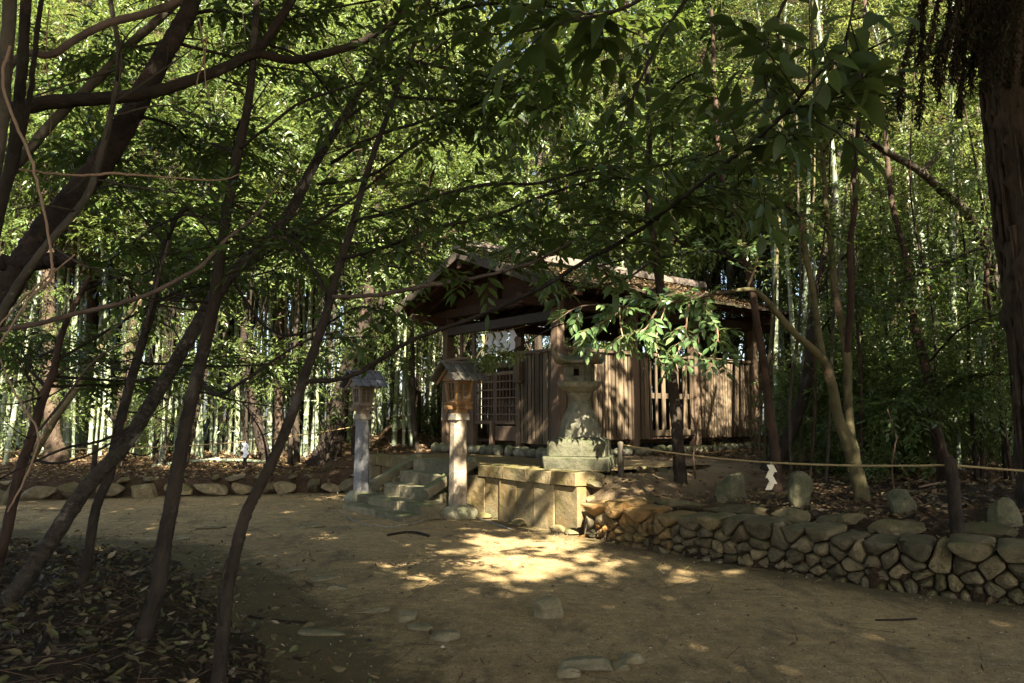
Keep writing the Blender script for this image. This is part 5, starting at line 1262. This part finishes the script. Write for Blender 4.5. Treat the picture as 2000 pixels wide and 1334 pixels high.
def hall_clear(x, y, pad=.7):
    t = (x-SH[0])*f_[0]+(y-SH[1])*f_[1]; b = (x-SH[0])*s_[0]+(y-SH[1])*s_[1]
    return not (-pad-.7 < t < A1+pad+.7 and -1.6-pad < b < B1+pad+.6)
ZONES = [((-90, 760), (16.3, 18.6), 6, (4, 4, 4), 'slim broadleaf tree with a high crown between the left border and the bamboo', 'broadleaf trees in front of the left bamboo'),
    # px range, Y range, count, protos, crown note, group
    ((-150, 760), (19.5, 23), 12, (1, 3, 1), 'broadleaf tree with high dark crown over the left bamboo', 'broadleaf trees among the left bamboo'),
    ((-250, 900), (24, 31), 16, (1, 3, 0), 'tall broadleaf tree with yellow-green crown far behind the left bamboo', 'broadleaf trees far behind the left bamboo'),
    ((760, 1470), (21.5, 27), 18, (0, 1, 2), 'bushy broadleaf tree with sunlit crown rising behind the hall roof', 'broadleaf trees behind the hall'),
    ((1715, 2200), (14.8, 20), 12, (0, 2, 1), 'broadleaf tree with sunlit crown in the right-hand wood', 'broadleaf trees in the right-hand wood'),
    ((1250, 2250), (21, 30), 18, (1, 0, 3), 'tall pale-leaved tree at the back of the right-hand wood', 'trees at the back of the right-hand wood'),
    ((-300, 2300), (32, 40), 22, (3, 1, 3), 'tall distant tree closing the view beyond the grove', 'distant trees closing the view')]
for (xa, xb), (ya, yb), n, pp, lb, gp in ZONES:
    for k in range(n):
        px = xa+(xb-xa)*(k+rs.uniform(.1, .9))/n; Y = rs.uniform(ya, yb); x = (px-1000)/FPX*Y
        while not hall_clear(x, Y): Y += .5; x = (px-1000)/FPX*Y
        place(protos[pp[k % 3]], x, Y, rs.uniform(0, 6.28), rs.uniform(.85, 1.25), lb, gp)
for (xa, xb), (ya, yb), n, pr, lb, gp in (((1610, 2010), (10.3, 13.6), 8, sap, 'thin sapling with loose small leaves inside the right enclosure', 'saplings in the right enclosure'),
                                    ((20, 680), (16.0, 18.2), 5, sap, 'thin leafy sapling behind the left boundary rope', 'saplings behind the left rope'),
                                    ((740, 870), (18.2, 19.6), 3, sap, 'leafy sapling on the bank beside the hall', 'saplings on the bank'),
                                    ((1580, 1990), (11.2, 15.5), 14, shrub, 'low dark evergreen shrub on the shaded ground at the right', 'low shrubs in the right enclosure'),
                                    ((1600, 2050), (14, 19), 11, shrub2, 'taller leafy shrub beneath the right-hand bamboo', 'taller shrubs under the right bamboo'),
                                    ((-80, 640), (19, 23), 9, shrub2, 'leafy shrub growing between the left bamboo culms', 'shrubs between the left bamboo'),
                                    ((700, 860), (18.6, 20.5), 4, shrub, 'small green shrub on the litter bank left of the hall', 'small shrubs on the bank')):
    for k in range(n):
        px = xa+(xb-xa)*(k+rs.uniform(.1, .9))/n; Y = rs.uniform(ya, yb); x = (px-1000)/FPX*Y
        if not hall_clear(x, Y, .2): continue
        place(pr, x, Y, rs.uniform(0, 6.28), rs.uniform(.55, 1.15)*(.5 if pr is shrub and px < 900 else 1), lb, gp, -.05)

for px, Y, sc in ((1215, 24.5, 1.25), (1300, 25.5, 1.3), (1395, 24, 1.2), (1470, 26, 1.3), (1120, 26, 1.25)):
    place(protos[3], (px-1000)/FPX*Y, Y, rs.uniform(0, 6.28), sc, 'bushy broadleaf tree with sunlit crown rising behind the hall roof', 'broadleaf trees behind the hall')
# bamboo
def bamboo_proto(h, r0, seed, bend):
    rs_ = np.random.RandomState(seed); n = int(h/.34); V = []; A = []; S = 9; th = np.arange(S)*2*math.pi/S
    def cen(z): q = z/h; return np.array([bend*q**2.6*math.cos(seed), bend*q**2.6*math.sin(seed), z])
    zs = []; rr = []
    for k in range(n):
        z = k*.34-.34; r = r0*(1-.75*(k/n)**1.4)
        for dz, f in ((0.0, 1.07), (.014, .965), (.17, .985), (.322, .99), (.334, 1.09)):
            zs.append(z+dz); rr.append(r*f)
    R_ = [np.array([cen(z)+np.array([math.cos(t)*r, math.sin(t)*r, 0]) for t in th]) for z, r in zip(zs, rr)]
    V = np.concatenate(R_); A = np.concatenate([np.stack([np.cos(th)*r, np.sin(th)*r, np.full(S, z+.34)], -1) for z, r in zip(zs, rr)])
    m = len(zs); i = np.arange(m-1)[:, None]*S; j = np.arange(S)[None]; j2 = (j+1) % S
    F = np.stack([i+j, i+j2, i+S+j2, i+S+j], -1).reshape(-1, 4)
    g = Geo(); g.add(V, [F], 0, A)
    root = thing('bamboo', (0, 0, 0), 'x', 'bamboo', 'g'); build(g, 'culm', BAMBOO, root, True)
    ns = 150; z = rs_.uniform(.42, 1.0, ns)*h; a = rs_.uniform(0, 6.28, ns); ln = rs_.uniform(.3, 1.1, ns)*(1.25-z/h*.6)
    c0_ = np.array([cen(q) for q in z]); d = np.stack([np.cos(a), np.sin(a), rs_.uniform(.1, .7, ns)], -1); e = c0_+nrm(d)*ln[:, None]
    gf = Geo(); Vp, Fp = prisms(c0_, e, .006, .003); gf.add(Vp, Fp, 1)
    gf.join(sprays(np.concatenate([e, c0_*.5+e*.5]), np.concatenate([d, d])*np.array([1, 1, .3])+np.array([0, 0, -.35]), rs_, 8, .4, .15, .026, False, True, .6, .35, .003))
    build(gf, 'foliage', [LEAF_BAM, TWIG], root, False); return root
bams = [bamboo_proto(13.5, .056, 1, 1.2), bamboo_proto(12.0, .046, 2, 1.5), bamboo_proto(14.5, .066, 3, 1.0), bamboo_proto(10.5, .036, 5, 1.8)]
def put_bamboo(x, y, kind, label, group, tilt=(0, 0), sc=1.0):
    o = place(bams[kind], x, y, rs.uniform(0, 6.28), sc, label, group); o.rotation_euler = (tilt[0], tilt[1], rs.uniform(-.6, .6) if tilt != (0, 0) else rs.uniform(0, 6.28)); return o
for (xa, xb), (ya, yb), n, lb, gp in (((-60, 880), (18.3, 21.5), 96, 'pale grey-green bamboo culm in the front rank of the left grove', 'front rank of the left bamboo grove'),
                                      ((-100, 900), (22, 29), 92, 'slim bamboo culm deep inside the left grove', 'bamboo deep in the left grove'),
                                      ((1640, 2010), (12.2, 14.6), 9, 'pale bamboo culm standing among saplings left of the cedar', 'nearest bamboo on the right'),
                                      ((880, 1420), (22, 27), 22, 'bamboo culm rising behind the hall', 'bamboo behind the hall'),
                                      ((1500, 2020), (14.5, 20), 34, 'grey-green bamboo culm among shrubs in the right grove', 'right bamboo grove'),
                                      ((1400, 2050), (21, 28), 30, 'slim bamboo culm at the dim back of the right grove', 'back of the right bamboo grove')):
    for k in range(n):
        px = xa+(xb-xa)*(k+rs.uniform(0, 1))/n; Y = rs.uniform(ya, yb); x = (px-1000)/FPX*Y
        if not hall_clear(x, Y, .1): continue
        put_bamboo(x, Y, rs.choice([0, 1, 2, 3], p=[.35, .3, .2, .15]), lb, gp, (rs.normal()*.035, rs.normal()*.035), rs.uniform(.9, 1.15))
for px, pyb, Y, kd, tx, lb in ((322, 875, 17.6, 2, .16, 'stout bamboo leaning right beside the straight dark trunk'), (22, 905, 17.0, 0, .10, 'bluish bamboo culm at the far left, leaning slightly right'), (806, 830, 19.0, 2, .02, 'stout green bamboo between the two post lanterns'),
                              (1858, 800, 14.0, 0, -.12, 'pale bamboo leaning left near the cedar'), (1893, 760, 15.0, 0, -.07, 'pale bamboo second from the cedar'), (1925, 750, 14.6, 2, -.05, 'pale thick bamboo next to the cedar'), (600, 880, 18.2, 2, .0, 'bright sunlit bamboo left of the thick brown leaning trunk')):
    put_bamboo((px-1000)/FPX*Y, Y, kd, lb, 'bamboos that stand out', (0, tx))

# cedars and other trunks in the left grove
def bg_trunk(name, label, pl, bark, seed, sides=14):
    return tree_near(name, label, pl, bark, sides, 0, .07, seed, None, 'tree', 'stout trunks in the left grove', thin=.72)
for nm, lb, pl, bk, sd in (('cedar', 'dark red cedar trunk at the left before the bamboo', [(108, 880, 17, 52), (102, 842, 17, 38), (98, 700, 17, 34), (95, 540, 17, 32), (92, 300, 17.2, 28), (90, 20, 17.5, 20)], BARK_CED, 301),
                          ('cedar', 'red cedar trunk leaning right behind the thin bending stem', [(226, 900, 17.5, 44), (232, 855, 17.5, 34), (246, 729, 17.5, 30), (264, 620, 17.6, 26), (285, 430, 17.8, 22), (300, 200, 18, 18)], BARK_CED, 302),
                          ('cedar', 'straight red cedar trunk in the bamboo left of the granite-post lantern', [(546, 885, 19, 32), (545, 800, 19, 26), (546, 700, 19, 24), (548, 560, 19, 22), (552, 350, 19.2, 18), (555, 100, 19.5, 12)], BARK_CED, 303),
                          ('old_tree', 'thick brown trunk leaning right behind the granite-post lantern', [(632, 905, 17.3, 85), (648, 865, 17.3, 56), (665, 768, 17.3, 42), (685, 700, 17.4, 38), (708, 640, 17.5, 34), (722, 560, 17.6, 30), (735, 400, 18, 24), (740, 150, 18.5, 15)], BARK_BIG, 304),
                          ('old_tree', 'dark crooked trunk curving left in front of the left bamboo', [(520, 900, 17.5, 34), (503, 830, 17.5, 26), (492, 780, 17.5, 22), (478, 730, 17.5, 19), (476, 660, 17.6, 17), (490, 560, 17.8, 14), (520, 400, 18, 10)], BARK_BIG, 305),
                          ('old_tree', 'dark slim trunk just left of the thick brown leaning trunk', [(580, 905, 17, 18), (578, 820, 17, 15), (577, 700, 17, 14), (582, 560, 17, 12), (590, 350, 17.2, 9)], BARK_DK, 306),
                          ('old_tree', 'black thin trunk before the bank left of the hall', [(812, 870, 17.6, 16), (808, 800, 17.6, 13), (806, 700, 17.6, 12), (806, 580, 17.8, 10), (815, 420, 18, 8)], BARK_DK, 307),
                          ('old_tree', 'pale mottled limb leaning right across the left bamboo', [(70, 880, 13.5, 18), (110, 815, 13.6, 17), (165, 735, 13.8, 17), (215, 650, 14, 15), (262, 600, 14.2, 12), (330, 500, 14.6, 9)], BARK_GRN, 308)):
    root, p, r = bg_trunk(nm, lb, pl, bk, sd)
    rg = np.random.RandomState(sd)
    if pl[-1][1] < 450:
        g = Geo()
        for _ in range(14):
            a = rg.uniform(0, 6.28); q = p[-1]+np.array([math.cos(a)*rg.uniform(.3, 1.9), math.sin(a)*rg.uniform(.3, 1.9), rg.uniform(-2.2, 1.6)]); n = 34
            u = nrm(rg.normal(size=(n, 3)))*rg.rand(n, 1)**.5*np.array([.9, .9, .5]); g.join(sprays(q+u, nrm(u+rg.normal(size=(n, 3))*.3), rg, 8, .5, .15, .055, False, True, .75))
            tb = tube([p[-2]*.6+p[-1]*.4, (p[-1]+q)/2, q], [.05, .035, .01], 5, 4, .08, _); g.add(*tb[:2], 1, tb[3])
        build(g, 'crown', [LEAF_FAR, TWIG_D], root)
for k, (a, b, lb) in enumerate(((P(300, 860, 17), P(430, 868, 17.5), 'grey fallen bamboo pole lying behind the left rope'), (P(420, 868, 17.5), P(520, 880, 16.9), 'short fallen bamboo pole right of the longer one'), (P(205, 800, 15), P(262, 872, 15.4), 'broken dark stake leaning left of the red cedar'), (P(735, 858, 18.2), P(800, 800, 19), 'pale fallen pole slanting down the litter bank'), (P(1560, 870, 13), P(1660, 862, 13.5), 'pale fallen stick behind the dark twisted trunk'), (P(1790, 860, 10), P(1870, 862, 10.2), 'bright dry stick lying right of the brown leaning trunk'))):
    a = a.copy(); b = b.copy()
    for q in (a, b):
        q[2] = max(q[2], g1(q[0], q[1])+.03)
    if k >= 4: a[2] = g1(a[0], a[1])+.03; b[2] = g1(b[0], b[1])+.03
    if k in (0, 1): a[2] = g1(a[0], a[1])+.05; b[2] = g1(b[0], b[1])+.08
    g = Geo(); v = tube([a, (a+b)/2+np.array([0, 0, .02]), b], [.04, .038, .035] if k < 4 else [.014]*3, 8, 5, .04, k); g.add(*v[:2], 0, v[3])
    tag(build(g, 'fallen_pole', [BAMBOO, BAMBOO, BARK_DK, TWIG_L, TWIG_L, TWIG_L][k], None, True), lb, 'fallen pole')

# far-off wood that reads as one mass
rs = np.random.RandomState(66); n = 5200
x = rs.uniform(-48, 48, n); y = rs.uniform(42, 52, n); z = rs.uniform(0, 32, n)**1.0
keep = vnoise(x*.35, z*.45+y*.2, 1.0)+rs.rand(n)*.9 > .0; x, y, z = x[keep], y[keep], z[keep]; n = len(x)
g = sprays(np.stack([x, y, z], -1), rs.normal(size=(n, 3)), rs, 9, .9, .34, .15, False, False, .6)
tag(build(g, 'distant_wood', [LEAF_FAR, TWIG_D], None), kind='stuff')

# ------------------------------------------------------------------ unseen crown leaves added for shade, parented to the foreground trees
shift = np.array([-S_SUN[0], -S_SUN[1]])/S_SUN[2]
rs = np.random.RandomState(99)
N_SP = 30000
cx = rs.uniform(-13, 15, N_SP); cy = rs.uniform(-13, 13.5, N_SP); cz = rs.uniform(8.0, 11.5, N_SP)
n2 = 3500; cx = np.concatenate([cx, rs.uniform(-9, 8, n2)]); cy = np.concatenate([cy, rs.uniform(-8.5, -1.5, n2)]); cz = np.concatenate([cz, rs.uniform(8.5, 11, n2)]); N_SP += n2
gx = cx+shift[0]*cz; gy = cy+shift[1]*cz            # where each twig's shadow reaches the path level
def win(x, y):
    """sun gaps shaped into the added canopy along each ray: 0 closed, 1 open"""
    w = np.zeros_like(x)
    def ell(x0, y0, a, b, ang, s):
        c, q = math.cos(ang), math.sin(ang); u = ((x-x0)*c+(y-y0)*q)/a; v = (-(x-x0)*q+(y-y0)*c)/b
        return s*np.clip(1.35-(u*u+v*v)*.9, 0, 1)
    for e in ((.10, 8.35, 1.42, 1.8, .0, .9), (.8, 10.2, .9, .9, 0, .95), (-1.0, 7.7, 1.1, .8, .2, .72), (1.5, 7.6, .7, .6, 0, .7), (-1.9, 6.3, .7, .35, .2, .5), (2.2, 6.0, .45, .24, -.4, .85), (3.0, 5.9, .4, .22, -.4, .8), (6.6, 14.2, 2.3, 1.7, 0, .82), (2.6, 15.2, 1.6, 1.5, .3, .75), (9.2, 12.6, 1.3, 1.0, 0, .5), (-1.1, 6.0, .5, .3, 0, .6), (4.0, 5.6, .5, .25, -.5, .6), (-4.4, 10.4, 1.2, .4, -.4, .3),
              (2.6, 17.9, 3.8, 2.3, .64, .54), (2.2, 19.6, 4.2, 2.6, .25, .8), (5.2, 17.0, 1.6, 2.2, 0, .75), (.8, 12.0, 1.8, 1.05, 0, .95), (-.0, 16.3, 1.2, 1.6, 0, .62),
              (4.4, 10.2, 2.6, 1.1, -.75, .45), (-2.0, 4.35, .45, .3, 0, .7), (-3.0, 14.8, 1.2, 1.0, 0, .2), (-1.0, 12.6, 1.2, 1.2, 0, .75)):
        w = np.maximum(w, ell(*e))
    return w
w = win(gx, gy)
far = sstep(16.5, 21, gy)                            # added crowns thinned beyond the hall to let sun in
far = np.where(gx < .5, sstep(15.6, 18.4, gy)*np.where((gx > -4.4) & (gy < 20.8), .75, 1.32), np.where((gx < 6) & (gy > 19), .92/.75, np.where(gy > 16, np.maximum(far, 1.15*sstep(15.5, 17.5, gy)), far)))
keep = (rs.rand(N_SP) > np.clip(w*1.02, 0, .99)) & (rs.rand(N_SP) > far*.75)
keep &= cz > CAMZ+.62*np.maximum(cy, 0)+.9*0 - 0.2
cx, cy, cz, gx, gy = cx[keep], cy[keep], cz[keep], gx[keep], gy[keep]
owners = [(TB, (-4.0, 3.5)), (T1, (-2, 7.5)), (T2, (-5.5, -4)), (T3, (0, 3.0)), (CE, (7, 7)), (ON, (2, -5)), (R3, (3.2, 9.5)), (TG, (-8, 3)), (TW, (-2, -6)), (R5, (9.5, 1.5)), (TV, (-9, 9))]
oc = np.array([o[1] for o in owners]); which = np.argmin((cx[:, None]-oc[:, 0])**2+(cy[:, None]-oc[:, 1])**2, 1)
for k, (root, cpt) in enumerate(owners):
    i = which == k
    if not i.any(): continue
    c = np.stack([cx[i], cy[i], cz[i]], -1)
    g = sprays(c, rs.normal(size=c.shape)*np.array([1, 1, .3]), rs, 9, .6, .28, .14, False, True, .65, .25, .006)
    ctr = c.mean(0); top = np.array([max(v[0] for v in [ctr]), ctr[1], 8.0])
    for q in c[rs.randint(0, len(c), 10)]:           # limbs inside the added crown
        tb = tube([np.array([ctr[0], ctr[1], 7.7]), (ctr+q)/2, q], [.06, .04, .012], 5, 4, .08, k); g.add(*tb[:2], 1, tb[3])
    build(g, 'crown', [LEAF_SHADE_CANOPY, TWIG_D], root)  # added shade leaves, parented to this tree as its crown

# ------------------------------------------------------------------ light, sky, camera
w = bpy.data.worlds.new('World'); scene.world = w; w.use_nodes = True
nt = w.node_tree; nt.nodes.clear()
sky = nt.nodes.new('ShaderNodeTexSky'); sky.sky_type = 'NISHITA'; sky.sun_disc = False
el = math.asin(S_SUN[2]); sky.sun_elevation = el; sky.sun_rotation = math.atan2(S_SUN[0], S_SUN[1]); sky.air_density = 1.0; sky.dust_density = 3.0; sky.ozone_density = .4
bg = nt.nodes.new('ShaderNodeBackground'); bg.inputs[1].default_value = .05
ow = nt.nodes.new('ShaderNodeOutputWorld'); nt.links.new(sky.outputs[0], bg.inputs[0]); nt.links.new(bg.outputs[0], ow.inputs[0])
sd = bpy.data.lights.new('sun', 'SUN'); sd.energy = 5.0; sd.angle = R(.53); sd.color = (1.0, .91, .74)
so = bpy.data.objects.new('sun', sd); COL.objects.link(so); so.rotation_euler = Vector(S_SUN).to_track_quat('Z', 'Y').to_euler(); so.location = (4, -8, 14)
cd = bpy.data.cameras.new('camera'); co = bpy.data.objects.new('camera', cd); COL.objects.link(co)
co.location = (0, 0, CAMZ); co.rotation_euler = (math.pi/2+PITCH, 0, 0); cd.sensor_width = 36; cd.lens = 36*FPX/2000; cd.clip_start = .05; cd.clip_end = 600
cd.dof.use_dof = True; cd.dof.focus_distance = 11.0; cd.dof.aperture_fstop = 11.0
scene.camera = co
scene.view_settings.view_transform = 'Standard'; scene.view_settings.look = 'None'; scene.view_settings.exposure = EXPO; scene.view_settings.gamma = 1
c_ = scene.cycles; c_.max_bounces = 6; c_.diffuse_bounces = 2; c_.glossy_bounces = 1; c_.transmission_bounces = 3; c_.transparent_max_bounces = 4
c_.caustics_reflective = False; c_.caustics_refractive = False; c_.sample_clamp_indirect = 2.5
c_.use_denoising = True; c_.denoising_prefilter = 'NONE'
